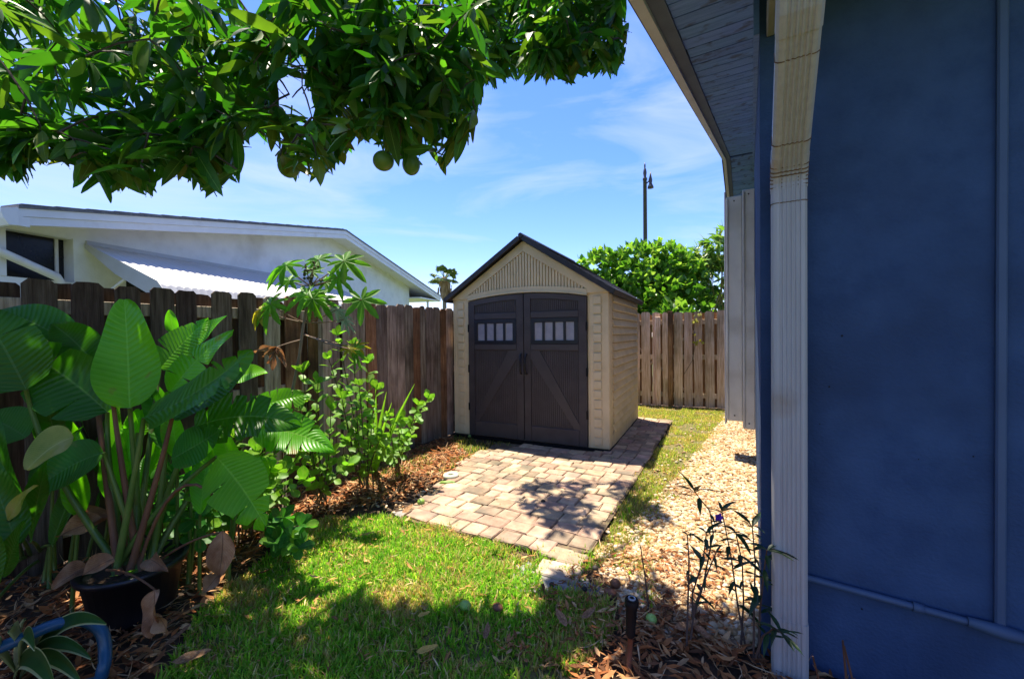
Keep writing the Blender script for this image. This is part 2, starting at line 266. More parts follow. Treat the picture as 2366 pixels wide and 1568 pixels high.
M = dict(
 soil=mat('soil', [(.035, .02, .011), (.075, .045, .025), (.14, .09, .05)], scale=9, rough=.95, bump=.6, bscale=60, dirt=(.02, .012, .007), dscale=2.5),
 lawn_soil=mat('lawn_soil', [(.06, .06, .018), (.12, .11, .035), (.22, .16, .07)], scale=11, rough=.95, bump=.6, bscale=70),
 far_grass=mat('far_grass', [(.05, .09, .02), (.08, .12, .03), (.14, .14, .05)], scale=3, rough=.95),
 gravel_bed=mat('gravel_bed', [(.10, .06, .03), (.22, .15, .09), (.34, .26, .17)], scale=30, rough=.95, bump=.5),
 sandbed=mat('paving_sand', [(.07, .05, .033), (.15, .105, .065), (.19, .15, .07)], scale=25, rough=.95, bump=.4),
 paver=mat('paver', [(.32, .195, .135), (.40, .265, .185), (.46, .33, .235)], scale=14, detail=9, rough=.9, bump=.35, bscale=90, rnd=.22, dirt=(.20, .165, .13), dscale=4.5, dpos=(.47, .72), spec=.15),
 paver_b=mat('paver_buff', [(.38, .265, .165), (.46, .335, .22), (.52, .40, .27)], scale=14, detail=9, rough=.9, bump=.35, bscale=90, rnd=.18, dirt=(.22, .18, .13), dscale=4.5, dpos=(.47, .72), spec=.15),
 paver_c=mat('paver_grey', [(.22, .155, .10), (.30, .22, .15), (.36, .28, .195)], scale=14, detail=9, rough=.9, bump=.35, bscale=90, rnd=.18, dirt=(.16, .135, .10), dscale=5, dpos=(.45, .7), spec=.15),
 tile=mat('cream_tile', [(.42, .33, .245), (.50, .41, .31)], scale=10, rough=.75, bump=.1, dirt=(.32, .24, .17), dscale=6, dpos=(.5, .75)),
 mortar=mat('mortar', [(.14, .125, .12), (.24, .22, .21), (.33, .31, .29)], scale=18, rough=.95, bump=.5, bscale=50),
 pebble=mat('pebble', [(1, 1, 1)], scale=30, rough=.75, attr=True, spec=.25),
 grass=mat('grass', [(1, 1, 1)], scale=20, rough=.6, attr=True, spec=.25, transl=(.5, (1.6, 1.8, .9))),
 litter=mat('litter', [(1, 1, 1)], scale=30, rough=.8, attr=True, spec=.2, transl=(.2, (1.5, 1.1, .8))),
 tan=mat('tan_resin', [(.62, .505, .315), (.68, .555, .35), (.72, .59, .38)], scale=5, rough=.62, bump=.06, bscale=220, spec=.3, dirt=(.46, .36, .21), dscale=1.6, dpos=(.55, .85)),
 brown=mat('brown_resin', [(.048, .040, .043), (.060, .051, .054), (.071, .061, .064)], scale=6, rough=.55, bump=.08, bscale=200, spec=.3, dirt=(.085, .072, .068), dscale=2, dpos=(.6, .9)),
 brown_rail=mat('brown_rail', [(.056, .047, .050), (.068, .058, .061)], scale=6, rough=.5, bump=.06, bscale=200, spec=.35),
 roofres=mat('roof_resin', [(.022, .020, .024), (.035, .032, .036), (.05, .045, .05)], scale=9, stretch=(1, 6, 1), rough=.55, bump=.2, bscale=60, spec=.4, rnd=.15),
 blackfr=mat('window_frame_black', [(.012, .013, .02), (.02, .02, .028)], scale=5, rough=.4),
 pane=mat('frosted_pane', [(.25, .25, .31), (.34, .335, .40)], scale=9, rough=.25, spec=.5),
 handle=mat('black_handle', [(.014, .013, .014)], rough=.32),
 fence=mat('fence_wood', [(.09, .065, .045), (.26, .195, .14), (.41, .325, .245), (.54, .445, .35)], scale=3.2, stretch=(16, 16, 1.0), detail=8, rough=.85, bump=.6, bscale=14, rnd=.38, dirt=(.07, .05, .033), dscale=2.2, dpos=(.5, .78), pos=(.25, .42, .58, .75), spec=.15),
 fence_red=mat('fence_wood_red', [(.13, .06, .025), (.28, .145, .065), (.40, .24, .13)], scale=3.2, stretch=(16, 16, 1), detail=8, rough=.85, bump=.45, bscale=14, rnd=.2, dirt=(.05, .03, .018), dscale=2, spec=.15),
 fence_tan=mat('fence_wood_pale', [(.28, .18, .09), (.54, .39, .24), (.70, .55, .39), (.80, .67, .52)], scale=3, stretch=(16, 16, 1), detail=8, rough=.85, bump=.45, bscale=14, rnd=.22, dirt=(.10, .095, .035), dscale=1.3, dpos=(.5, .8), pos=(.25, .42, .58, .75), spec=.15),
 fence_shade=mat('fence_wood_shaded', [(.03, .022, .016), (.085, .06, .043), (.14, .105, .078), (.21, .165, .13)], scale=3.2, stretch=(16, 16, 1), detail=8, rough=.9, bump=.6, bscale=14, rnd=.35, dirt=(.03, .022, .015), dscale=2.2, dpos=(.45, .75), pos=(.25, .42, .58, .75), spec=.1),  # dark copy of the fence wood: shade under the tree put into the colour
 fence_in=mat('fence_wood_gap_shade', [(.05, .03, .02), (.10, .062, .04), (.15, .10, .065)], scale=3, stretch=(16, 16, 1), rough=.9, bump=.4, bscale=14, rnd=.25, spec=.1),  # unweathered back boards, darkened in colour to carry the shade in the gaps
 fence_golden_shade=mat('fence_wood_golden_shade', [(.16, .085, .035), (.26, .15, .07), (.36, .22, .11)], scale=3, stretch=(16, 16, 1), rough=.9, bump=.4, bscale=14, rnd=.2, spec=.1),  # less bleached back boards; gap shade is painted into this darker tone too
 stucco_w=mat('white_stucco', [(.74, .74, .71), (.81, .81, .78), (.85, .85, .82)], scale=4, rough=.9, bump=.35, bscale=45, dirt=(.45, .42, .35), dscale=1.2, dpos=(.6, .9), spec=.15),
 white=mat('white_paint', [(.72, .70, .67), (.80, .79, .76)], scale=4, rough=.5, dirt=(.55, .50, .43), dscale=3, dpos=(.6, .85)),
 alum=mat('awning_white', [(.46, .45, .43), (.53, .52, .50)], scale=3, rough=.45, dirt=(.42, .40, .37), dscale=2.5, dpos=(.58, .85)),
 dark_glass=mat('dark_screen', [(.008, .009, .011), (.02, .02, .022)], scale=3, rough=.25),
 shingle=mat('asphalt_shingle', [(.10, .10, .105), (.17, .17, .175)], scale=30, rough=.95, rnd=.15),
 blue=mat('blue_stucco', [(.026, .054, .122), (.033, .066, .142), (.039, .075, .156)], scale=7, detail=12, rough=.9, bump=.45, bscale=85, dirt=(.024, .044, .092), dscale=2.3, dpos=(.42, .72), spec=.2),
 blue_pipe=mat('blue_painted_pipe', [(.034, .064, .125), (.045, .08, .15)], scale=4, rough=.6),
 soffit=mat('soffit_plank', [(.09, .19, .50), (.12, .24, .58), (.14, .27, .63)], scale=4, stretch=(1, 8, 4), rough=.75, bump=.35, bscale=16, rnd=.1, dirt=(.06, .095, .20), dscale=11, dpos=(.56, .68)),
 soffit_dk=mat('soffit_trim', [(.09, .115, .18), (.12, .15, .22)], scale=4, rough=.8),
 soffit_dk2=mat('eave_return_paint', [(.20, .20, .17), (.26, .26, .22)], scale=5, rough=.8, dirt=(.12, .12, .10), dscale=3),
 fascia=mat('fascia_paint', [(.46, .46, .47), (.55, .55, .56)], scale=4, rough=.6, dirt=(.36, .34, .32), dscale=3, dpos=(.55, .85)),
 drip=mat('drip_edge', [(.03, .022, .018), (.06, .045, .035)], scale=5, rough=.5),
 downsp=mat('downspout_paint', [(.29, .285, .28), (.34, .335, .33)], scale=3, stretch=(18, 18, 1.2), rough=.5, spec=.35, dirt=(.24, .18, .12), dscale=4, dpos=(.62, .88)),
 rust=mat('rust_line', [(.08, .045, .022), (.16, .09, .045)], scale=30, rough=.9),
 shutter=mat('shutter_panel', [(.55, .56, .52), (.62, .63, .58)], scale=4, stretch=(3, 3, .6), rough=.5, dirt=(.44, .43, .37), dscale=3),
 leaf_m=mat('mango_leaf', [(.022, .085, .007), (.034, .115, .009), (.05, .135, .012)], scale=3, rough=.42, rnd=.35, spec=.35, transl=(.42, (2.0, 2.4, .9)), uv=(14, .05, .5, (.12, .24, .05), .12)),
 leaf_my=mat('mango_leaf_olive', [(.075, .12, .01), (.12, .15, .014)], scale=3, rough=.42, rnd=.3, spec=.35, transl=(.42, (1.9, 1.9, .8)), uv=(14, .05, .5, (.17, .24, .06), .12)),
 bark=mat('bark', [(.03, .022, .016), (.07, .052, .038), (.11, .085, .065)], scale=8, stretch=(3, 3, 1), rough=.95, bump=.6),
 mango=mat('mango_skin', [(.07, .16, .02), (.10, .20, .03), (.14, .22, .04)], scale=7, rough=.4, bump=.05),
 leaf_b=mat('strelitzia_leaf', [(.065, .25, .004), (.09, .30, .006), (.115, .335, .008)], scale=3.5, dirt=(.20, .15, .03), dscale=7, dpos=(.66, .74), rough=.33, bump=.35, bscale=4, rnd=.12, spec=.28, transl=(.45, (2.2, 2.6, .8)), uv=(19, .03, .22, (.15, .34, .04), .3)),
 leaf_bd=mat('strelitzia_leaf_dark', [(.026, .115, .004), (.038, .145, .006)], scale=3.5, dirt=(.16, .12, .03), dscale=6, dpos=(.66, .75), rough=.33, bump=.35, bscale=4, rnd=.12, spec=.28, transl=(.38, (2.0, 2.4, .9)), uv=(19, .03, .22, (.08, .18, .04), .15)),  # darker green copy of the strelitzia leaf
 leaf_by=mat('strelitzia_leaf_yellow', [(.16, .22, .02), (.28, .30, .05), (.40, .33, .12)], scale=6, rough=.45, spec=.4, transl=(.35, (1.5, 1.5, .8)), uv=(24, .03, .5, (.4, .4, .12), .3)),
 petiole=mat('petiole', [(.05, .11, .015), (.09, .16, .025), (.13, .17, .04)], scale=6, stretch=(2, 2, .6), rough=.45),
 petiole_r=mat('petiole_dry', [(.11, .042, .02), (.19, .085, .035)], scale=6, rough=.7),
 dry=mat('dry_leaf', [(.16, .075, .03), (.30, .16, .075), (.42, .26, .14)], scale=12, rough=.8, rnd=.2, bump=.3, transl=(.25, (1.6, 1.2, .8)), uv=(16, .04, .5, (.12, .06, .03), .2)),
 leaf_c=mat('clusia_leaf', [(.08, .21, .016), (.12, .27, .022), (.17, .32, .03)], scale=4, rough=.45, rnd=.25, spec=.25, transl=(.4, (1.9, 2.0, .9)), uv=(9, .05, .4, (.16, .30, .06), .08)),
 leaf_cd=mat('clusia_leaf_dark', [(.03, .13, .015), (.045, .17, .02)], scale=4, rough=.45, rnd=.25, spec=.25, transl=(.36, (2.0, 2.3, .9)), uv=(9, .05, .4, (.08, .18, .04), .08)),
 leaf_k=mat('castor_leaf', [(.08, .24, .014), (.11, .28, .018)], scale=5, rough=.5, rnd=.12, spec=.4, bump=.2, bscale=30, transl=(.42, (1.9, 2.0, .8))),
 leaf_ky=mat('castor_leaf_yellow', [(.26, .27, .02), (.36, .34, .03)], scale=5, rough=.55, rnd=.12, transl=(.4, (1.6, 1.5, .7))),
 leaf_kp=mat('castor_leaf_wilted', [(.22, .30, .16), (.32, .40, .25)], scale=8, rough=.6, transl=(.3, (1.4, 1.5, 1.0))),
 stem_k=mat('castor_stem', [(.13, .10, .075), (.22, .17, .125)], scale=12, rough=.75),
 stem_p=mat('castor_petiole', [(.16, .10, .05), (.24, .14, .08)], scale=12, rough=.6),
 pod=mat('castor_pod', [(.035, .05, .012), (.09, .10, .03)], scale=30, rough=.9),
 stem_w=mat('shrub_stem', [(.05, .055, .02), (.10, .09, .04)], scale=14, rough=.8),
 bush=mat('bush_leaf', [(1, 1, 1)], scale=4, rough=.35, attr=True, spec=.45, transl=(.35, (1.7, 1.8, .9))),
 bamboo=mat('yellow_cane', [(.40, .30, .06), (.52, .42, .12)], scale=5, rough=.5),
 palmtr=mat('palm_trunk', [(.14, .12, .10), (.22, .19, .16)], scale=6, stretch=(1, 1, 4), rough=.9),
 palmf=mat('palm_frond', [(.10, .17, .03), (.15, .22, .05)], scale=2, rough=.5, rnd=.15),
 palmd=mat('palm_skirt', [(.20, .135, .06), (.32, .22, .11)], scale=2, stretch=(6, 6, 1), rough=.9),
 polem=mat('pole_metal', [(.035, .03, .035), (.055, .05, .055)], scale=4, rough=.5),
 pot=mat('black_pot', [(.005, .005, .008), (.010, .010, .014)], scale=5, rough=.4, spec=.5),
 hose=mat('blue_hose', [(.010, .065, .14), (.015, .085, .17)], scale=5, rough=.35),
 blk=mat('black_plastic', [(.005, .0055, .007), (.009, .0095, .011)], scale=20, rough=.6, spec=.15),
 grey=mat('grey_plastic', [(.42, .45, .50)], rough=.4),
 riser=mat('brown_riser', [(.10, .035, .018), (.17, .065, .032)], scale=30, rough=.8),
 donut=mat('cream_ring', [(.50, .52, .36), (.62, .62, .48)], scale=14, rough=.7),
 gcuke=mat('green_pod', [(.10, .20, .02), (.18, .28, .04)], scale=14, rough=.5),
 varieg=mat('variegated_leaf', [(.025, .085, .015), (.04, .115, .02)], scale=5, rough=.4, transl=(.3, (1.8, 2, .9)), uv=(1, .02, .5, (.05, .12, .02), 0)),
 cream_edge=mat('variegated_margin', [(.42, .45, .18), (.55, .56, .28)], scale=8, rough=.45, transl=(.3, (1.3, 1.3, .9))),
 weed=mat('weed_leaf', [(.008, .03, .008), (.014, .045, .012)], scale=6, rough=.45, rnd=.2, transl=(.3, (1.8, 2.0, 1.0))),
 weedstem=mat('weed_stem', [(.05, .028, .02), (.10, .055, .035)], scale=10, rough=.8),
 violet=mat('violet_petal', [(.12, .03, .42), (.18, .05, .55)], scale=9, rough=.6, transl=(.3, (1.3, 1.2, 1.3))),
 faucet=mat('pale_blue_metal', [(.30, .37, .48), (.40, .47, .57)], scale=8, rough=.35, metal=.3),
)

# ================================================================== SETTING: ground, lawn, gravel, paving
def sheet(name, poly, z, m, n=1):
    b = MB(); b.add([(x, y, z) for x, y in poly], [tuple(range(len(poly)))]); o = b.build(name, m); o['kind'] = 'structure'; return o
sheet('ground', [(-150, -150), (150, -150), (150, 150), (-150, 150)], -0.03, M['far_grass'])
sheet('garden_bed', [(-3.9, -2.2), (0.6, -2.2), (0.6, 8.9), (-3.9, 8.9)], -0.012, M['soil'])
LAWN = [(-1.55, -0.6), (-1.9, .3), (-2.05, .72), (-2.35, .95), (-2.54, 1.26), (-2.72, 1.72), (-2.78, 2.0), (-2.25, 2.24), (-1.6, 2.26), (-1.12, 2.2), (-.96, 1.98), (-.76, 2.05), (-.62, 2.06), (-.55, 1.85), (-.62, 1.5), (-.66, .8), (-.5, -.6)]
STRIP = [(-.9, 2.3), (-.86, 2.71), (-.95, 3.76), (-1.04, 6.6), (-1.6, 6.75), (-1.95, 7.9), (-.35, 8.2), (-.34, 6.4), (-.48, 4.31), (-.57, 3.25), (-.56, 2.4)]
SIDE = [(-3.3, 2.6), (-2.75, 2.55), (-2.62, 3.6), (-2.45, 4.2), (-2.6, 4.42), (-3.4, 4.35), (-3.5, 3.6)]
sheet('lawn', LAWN, -0.006, M['lawn_soil']); sheet('grass_strip', STRIP, -0.006, M['lawn_soil'])
GRAV = [(-.86, 2.42), (-.72, 3.25), (-.62, 4.31), (-.47, 6.2), (-.35, 8.25), (.03, 8.3), (.03, 2.1), (-.1, 1.95), (-.52, 1.9), (-.62, 2.1)]
sheet('gravel_path', GRAV, -0.002, M['gravel_bed'])

# pavers: courses parallel to the patio's front, random lengths, children of the paving bed
PA = math.radians(2.5); pex = np.array([math.cos(PA), math.sin(PA)]); pey = np.array([-math.sin(PA), math.cos(PA)])
PO = np.array([-.885, 2.45])                                   # right front corner of the patio
def pw(a, b): return PO + pex*a + pey*b
bed = MB(); pb = [pw(*q) for q in ((-1.40, -.17), (-.2, -.12), (.015, .0), (.0, 4.26), (-.62, 4.26), (-.62, 2.16), (-1.82, 2.02), (-1.66, 1.2), (-1.46, .2))]
bed.add([(x, y, .014) for x, y in pb], [tuple(range(len(pb)))]); bedo = bed.build('patio_paving', M['sandbed']); bedo['kind'] = 'structure'
PM = {}
def paver_mesh(L, Wd, k):
    key = (round(L, 3), round(Wd, 3), k)
    if key not in PM:
        b = MB(); rr = random.Random(hash(key) % 999); c = .008
        b.box(-L/2, L/2, -Wd/2, Wd/2, -.03, 0, c)
        b.v = [(x+rr.uniform(-.005, .005), y+rr.uniform(-.005, .005), z+(rr.uniform(-.002, .002) if z > -.01 else 0)) for x, y, z in b.v]
        PM[key] = b.mesh('paver')
    return PM[key]
def paver(cx, cy, L, Wd, rot=0.0, m=None, dz=0.0):
    me = paver_mesh(L, Wd, R.randrange(3)); 
    x, y = pw(cx, cy)
    o = bpy.data.objects.new('paver', me); COL.objects.link(o); o.parent = bedo
    if not me.materials: me.materials.append(M['paver'])
    o.matrix_basis = Matrix.Translation((x, y, .028+R.uniform(-.004, .004)+dz)) @ Matrix.Rotation(PA+rot+R.uniform(-.018, .018), 4, 'Z') @ Matrix.Rotation(R.uniform(-.012, .012), 4, 'X') @ Matrix.Rotation(R.uniform(-.012, .012), 4, 'Y')
    r = R.random(); mm = m or (M['paver'] if r < .48 else M['paver_b'] if r < .78 else M['paver_c'])
    o.material_slots[0].link = 'OBJECT'; o.material_slots[0].material = mm
    return o
def left_edge(b):                                              # ragged left edge of the patio
    for (b0, l0), (b1, l1) in zip(LE, LE[1:]):
        if b0 <= b <= b1: return l0 + (l1-l0)*(b-b0)/(b1-b0)
    return LE[-1][1]
LE = [(-.3, -1.30), (0, -1.42), (.3, -1.46), (.8, -1.62), (1.3, -1.76), (1.6, -1.76), (1.75, -1.55), (2.02, -1.45)]
PT = .148; b0 = -.14; row = 0
while b0 < 4.2:
    bc = b0 + PT/2
    if bc < 2.02: le = left_edge(bc) - R.uniform(0, .05)
    else: le = -.60
    re = .0 + (R.uniform(-.03, .02)); 
    if row == 0: re = -.2
    a = re
    while a > le + .05:
        L = R.choice((.11, .148, .148, .19, .22)); L = min(L, max(a-le, .1)); 
        if row % 2 == 0 and a == re: L = .148
        paver(a-L/2, bc, L-.006, PT-.006); a -= L
    b0 += PT; row += 1
for (px, py, L, Wd) in ((1285, 1282, .2, .13), (1322, 1296, .165, .13)):
    g = gnd(px, py); q = (g[:2]-PO); paver(q@pex, q@pey, L, Wd, .0, M['paver_b'], -.004)
g = gnd(1256, 1312); q = g[:2]-PO; paver(q@pex, q@pey, .07, .15, .1, M['paver_b'], -.008)
g = gnd(1295, 1322); q = g[:2]-PO
tl = paver(q@pex+.015, q@pey, .205, .165, .0, M['tile'], -.010); tl['label'] = 'cream square tile set at the tip of the paving'
def blob_patch(name, px, py, rx, ry, seed, z):
    rr = random.Random(seed); c = gnd(px, py); b = MB(); n = 26; P = []
    for k in range(n):
        a = 2*math.pi*k/n; r = 1+rr.uniform(-.22, .22); P.append((c[0]+rx*r*math.cos(a), c[1]+ry*r*math.sin(a), z))
    b.add(P, [tuple(range(n))]); o = b.build(name, M['mortar']); o['kind'] = 'structure'
blob_patch('mortar_patch', 1280, 1345, .26, .15, 1, .0035); blob_patch('mortar_patch', 962, 1190, .16, .10, 2, .0035)
blob_patch('mortar_patch', 1130, 1235, .35, .045, 4, .0038); blob_patch('mortar_patch', 1105, 1062, .12, .1, 5, .0035)

# pebbles: nobody could count them
def octa():
    V = [(1, 0, 0), (-1, 0, 0), (0, 1, 0), (0, -1, 0), (0, 0, 1), (0, 0, -1)]; T = [(0, 2, 4), (2, 1, 4), (1, 3, 4), (3, 0, 4), (2, 0, 5), (1, 2, 5), (3, 1, 5), (0, 3, 5)]
    V = [np.array(v, float) for v in V]; E = {}; T2 = []
    def mid(a, b):
        k = (min(a, b), max(a, b))
        if k not in E: E[k] = len(V); V.append(nrm(V[a]+V[b]))
        return E[k]
    for a, b, c in T:
        d, e, f = mid(a, b), mid(b, c), mid(c, a); T2 += [(a, d, f), (d, b, e), (f, e, c), (d, e, f)]
    return np.array(V), np.array(T2)
def pebbles(name, P, smin, smax, pal, wts, zoff=0.0, seed=1):
    g = np.random.default_rng(seed); n = len(P); bv, bt = octa()
    s = smin + (smax-smin)*g.random(n)**1.8
    S = np.stack([s*g.uniform(.9, 1.35, n), s*g.uniform(.7, 1.05, n), s*g.uniform(.5, .75, n)], 1)
    Mx = rotz(g.uniform(0, 6.28, n)) @ rotx(g.uniform(-.35, .35, n)); Mx = Mx*S[:, None, :]
    T = np.stack([P[:, 0], P[:, 1], zoff + s*g.uniform(.1, .6, n)], 1)
    ci = g.choice(len(pal), n, p=np.array(wts)/sum(wts)); C = np.array(pal)[ci]*g.uniform(.8, 1.15, (n, 1))
    V, F, CC = stamp(bv, bt, Mx, T, C); return np_mesh(name, V, F, M['pebble'], CC, True, 'stuff')
def scatter(poly, n, seed):
    g = np.random.default_rng(seed); p = np.array(poly); P = p.min(0) + (p.max(0)-p.min(0))*g.random((n, 2)); return P[inpoly(P, poly)]
PAL = [(.54, .42, .26), (.48, .33, .17), (.40, .24, .10), (.62, .53, .39), (.32, .16, .06), (.44, .30, .17), (.22, .10, .04)]
P = scatter(GRAV, 44000, 3)
d = np.clip((P[:, 0]+.86-.04*(P[:, 1]-2))/.3, 0, 1); keep = NR.random(len(P)) < np.clip(.30+.7*d-.55*(vnoise(P, 3.2, 4) > .64)-.25*(vnoise(P, 6, 9) > .66), .12, 1)*np.where(P[:, 1] < 2.1, .35, 1)
P = P[keep]
o = pebbles('gravel', P, .006, .021, PAL, (30, 22, 13, 22, 7, 8, 3)); tag(o, 'cream and tan river pebbles along the blue wall', 'gravel')
P2 = scatter([(-1.0, 2.0), (-.62, 2.0), (-.55, 3), (-.5, 5), (-.45, 7), (-.75, 7), (-.85, 5), (-.9, 3)], 900, 5)
P3 = scatter([(-2.9, 2.2), (-2.3, 2.3), (-2.35, 3.1), (-2.7, 3.2)], 160, 6)
pebbles('loose_pebbles', np.concatenate([P2[:260], P3]), .008, .02, PAL, (30, 22, 13, 22, 7, 8, 3), seed=8)

# grass blades
def grass(name, poly, dens, lmin, lmax, pal_g, pal_d, dryf, seed, mask=None, wid=.0042):
    g = np.random.default_rng(seed); p = np.array(poly); area = np.prod(p.max(0)-p.min(0)); P = scatter(poly, int(dens*area), seed)
    if mask is not None: P = P[g.random(len(P)) < mask(P)]
    n = len(P); L = g.uniform(lmin, lmax, n)*(.65+.7*vnoise(P, 7, seed)); az = g.uniform(0, 6.28, n); lean = g.uniform(.15, 1.15, n)
    Wd = wid*g.uniform(.6, 1.3, n)
    dx = np.stack([np.cos(az), np.sin(az)], 1); sx = np.stack([-np.sin(az), np.cos(az)], 1)
    def pt(t, s):
        h = L*t*np.cos(lean*t*.8); r = L*t*np.sin(lean*t); q = P + dx*r[:, None] + sx*(s*Wd)[:, None]; return np.stack([q[:, 0], q[:, 1], h-.008], 1)
    V = np.stack([pt(0, -1*np.ones(n)), pt(0, np.ones(n)), pt(.55, -.8*np.ones(n)), pt(.55, .8*np.ones(n)), pt(1, np.zeros(n))], 1)
    T = np.array([(0, 1, 3), (0, 3, 2), (2, 3, 4)])[None] + (np.arange(n)*5)[:, None, None]
    dry = g.random(n) < dryf(P); C = np.where(dry[:, None], np.array(pal_d)[g.integers(0, len(pal_d), n)], np.array(pal_g)[g.integers(0, len(pal_g), n)])*g.uniform(.7, 1.25, (n, 1))
    return np_mesh(name, V.reshape(-1, 3), T.reshape(-1, 3), M['grass'], np.repeat(C, 5, 0), True, 'stuff')
PG = [(.16, .38, .02), (.21, .44, .025), (.28, .48, .035), (.12, .32, .02), (.36, .50, .05)]
PDY = [(.52, .38, .14), (.42, .26, .09), (.60, .47, .21), (.40, .40, .08)]
drl = lambda P: np.clip(.20 + .6*(vnoise(P, 2.6, 3) > .66) + .25*(vnoise(P, 9, 5) > .6) + .35*np.clip((P[:, 0]+.95)/.35, 0, 1), 0, .85)
mk = lambda P: np.clip(1.15 - .75*(vnoise(P, 4.2, 8) > .72) - .35*np.clip((P[:, 0]+.85)/.3, 0, 1), .12, 1)
tag(grass('grass', LAWN, 15500, .028, .06, PG, PDY, drl, 11, mk), 'short green lawn grass in front of the pavers', 'grass')
EDGE = [(-1.0, 1.9), (-.62, 1.85), (-.45, 1.95), (-.4, 2.3), (-.5, 2.6), (-.8, 2.5), (-.95, 2.3)]
tag(grass('weeds', EDGE, 3800, .025, .06, PG, PDY, lambda P: .55+0*P[:, 0], 15, lambda P: (vnoise(P, 8, 2) > .52)*.9), 'ragged grass tufts running from the lawn into the pebbles', 'grass')
tag(grass('grass', STRIP, 6500, .02, .045, [(.20, .30, .03), (.26, .36, .045), (.34, .38, .06)], PDY, lambda P: .38+.3*(vnoise(P, 4, 2) > .55), 12, lambda P: np.clip(1.1-1.5*(vnoise(P, 5, 3) > .62), .06, 1)), 'thin yellowish grass between the pavers and the pebbles', 'grass')
tag(grass('grass', SIDE, 2600, .03, .07, [(.09, .18, .02), (.14, .22, .03)], PDY, lambda P: .5+0*P[:, 0], 13, lambda P: np.clip(1.1-1.4*(vnoise(P, 5, 6) > .5), .02, 1)), 'sparse dry grass between the fence and the patio', 'grass')
JOINT = [tuple(pw(*q)) for q in ((-1.4, -.2), (.03, -.12), (.03, 2), (-1.5, 2))]
BORD = [tuple(pw(*q)) for q in ((-1.5, -.34), (-.1, -.3), (.12, -.1), (.1, .9), (-.02, .9), (-.03, -.02), (-.2, -.12), (-1.36, -.1))]
tag(grass('weeds', BORD, 6500, .025, .06, PG, PDY, lambda P: .35+0*P[:, 0], 16, lambda P: (vnoise(P, 9, 4) > .42)*.9), 'grass runners creeping over the front rim of the pavers', 'grass')
tag(grass('weeds', JOINT, 700, .02, .055, [(.08, .17, .02), (.15, .2, .04)], PDY, lambda P: .4+0*P[:, 0], 14, lambda P: (vnoise(P, 7, 1) > .66)*1.0), 'tiny weeds sprouting in the paver joints', 'weeds')

# leaf litter and straw
def litter(name, poly, n, lmin, lmax, pal, seed, mask=None, ratio=.32, lift=.02, curl=.8):
    g = np.random.default_rng(seed); P = scatter(poly, n, seed)
    if mask is not None: P = P[g.random(len(P)) < mask(P)]
    n = len(P); prof = [(0, .05), (.3, .9), (.65, .8), (1, .03)]; base = []
    for t, wv in prof: base += [(-wv*.5, t, .35*wv), (0, t, 0), (wv*.5, t, .35*wv)]
    base = np.array(base); Tt = []
    for j in range(3):
        for i in range(2): a = j*3+i; Tt += [(a, a+1, a+4), (a, a+4, a+3)]
    L = g.uniform(lmin, lmax, n); cv = g.uniform(-curl, curl, n)
    BV = np.repeat(base[None], n, 0); BV[:, :, 0] *= (L*ratio*g.uniform(.6, 1.3, n))[:, None]; BV[:, :, 2] *= (L*ratio*g.uniform(-.3, 1.2, n))[:, None]
    t = base[:, 1][None]; BV[:, :, 1] = t*L[:, None]; BV[:, :, 2] += (cv*L)[:, None]*(t-.5)**2
    Mx = rotz(g.uniform(0, 6.28, n)) @ rotx(g.uniform(-.45, .45, n))
    V = np.einsum('mij,mnj->mni', Mx, BV) + np.stack([P[:, 0], P[:, 1], g.uniform(.006, lift, n)+.012], 1)[:, None]
    T = np.array(Tt)[None] + (np.arange(n)*12)[:, None, None]
    C = np.array(pal)[g.integers(0, len(pal), n)]*g.uniform(.6, 1.3, (n, 1))
    return np_mesh(name, V.reshape(-1, 3), T.reshape(-1, 3), M['litter'], np.repeat(C, 12, 0), False, 'stuff')
PB = [(.32, .13, .045), (.44, .21, .08), (.24, .085, .03), (.52, .31, .15), (.38, .13, .04), (.17, .07, .03)]
PS = [(.46, .27, .12), (.55, .36, .18), (.36, .18, .075), (.62, .44, .25)]
LITR = [(-.66, -.4), (-.62, 1.5), (-.55, 1.9), (-.4, 2.15), (.02, 2.0), (1.2, 1.95), (1.2, -.4)]
BEDP = [(-3.56, -1), (-1.6, -.6), (-1.95, .3), (-2.1, .7), (-2.4, .95), (-2.6, 1.3), (-2.8, 1.75), (-2.75, 2.2), (-2.5, 2.4), (-2.55, 3.2), (-2.7, 3.7), (-3.5, 4.4)]
tag(litter('leaf_litter', LITR, 7500, .022, .085, PB, 21), 'brown dead leaves drifted at the foot of the downspout', 'leaf litter')
tag(litter('leaf_litter', BEDP, 11000, .03, .10, PB, 22), 'brown dead leaves covering the bed under the plants', 'leaf litter')
tag(litter('straw', BEDP, 5200, .05, .14, PS, 23, ratio=.045, lift=.03), 'reddish dry straw along the fence bed', 'straw')
tag(litter('straw', GRAV, 9000, .025, .08, PS, 24, lambda P: (vnoise(P, 3.2, 4) > .55)*.8+.16, ratio=.06, lift=.03), 'orange dry straw among the pebbles', 'straw')
tag(litter('straw', LITR, 1500, .05, .15, PS, 25, ratio=.04, lift=.03), 'pale dry stalks among the dead leaves by the wall', 'straw')
tag(litter('straw', LAWN+[(-.5, -.6)], 2600, .025, .07, PS, 26, lambda P: drl(P)*.9+.05, ratio=.08, lift=.03), 'bits of straw lying in the lawn', 'straw')
tag(litter('leaf_litter', [(-1.0, 1.5), (-.5, 1.5), (-.1, 2.1), (-.1, 2.9), (-.5, 2.7), (-.9, 2.3)], 1300, .02, .06, PB, 28), 'small brown leaf scraps strewn over the near pebbles and lawn edge', 'leaf litter')
tag(litter('leaf_litter', LAWN, 520, .025, .07, [(.5, .3, .1), (.42, .2, .07), (.6, .42, .16), (.3, .14, .05)], 29), 'scattered small dead leaves lying on the lawn', 'leaf litter')
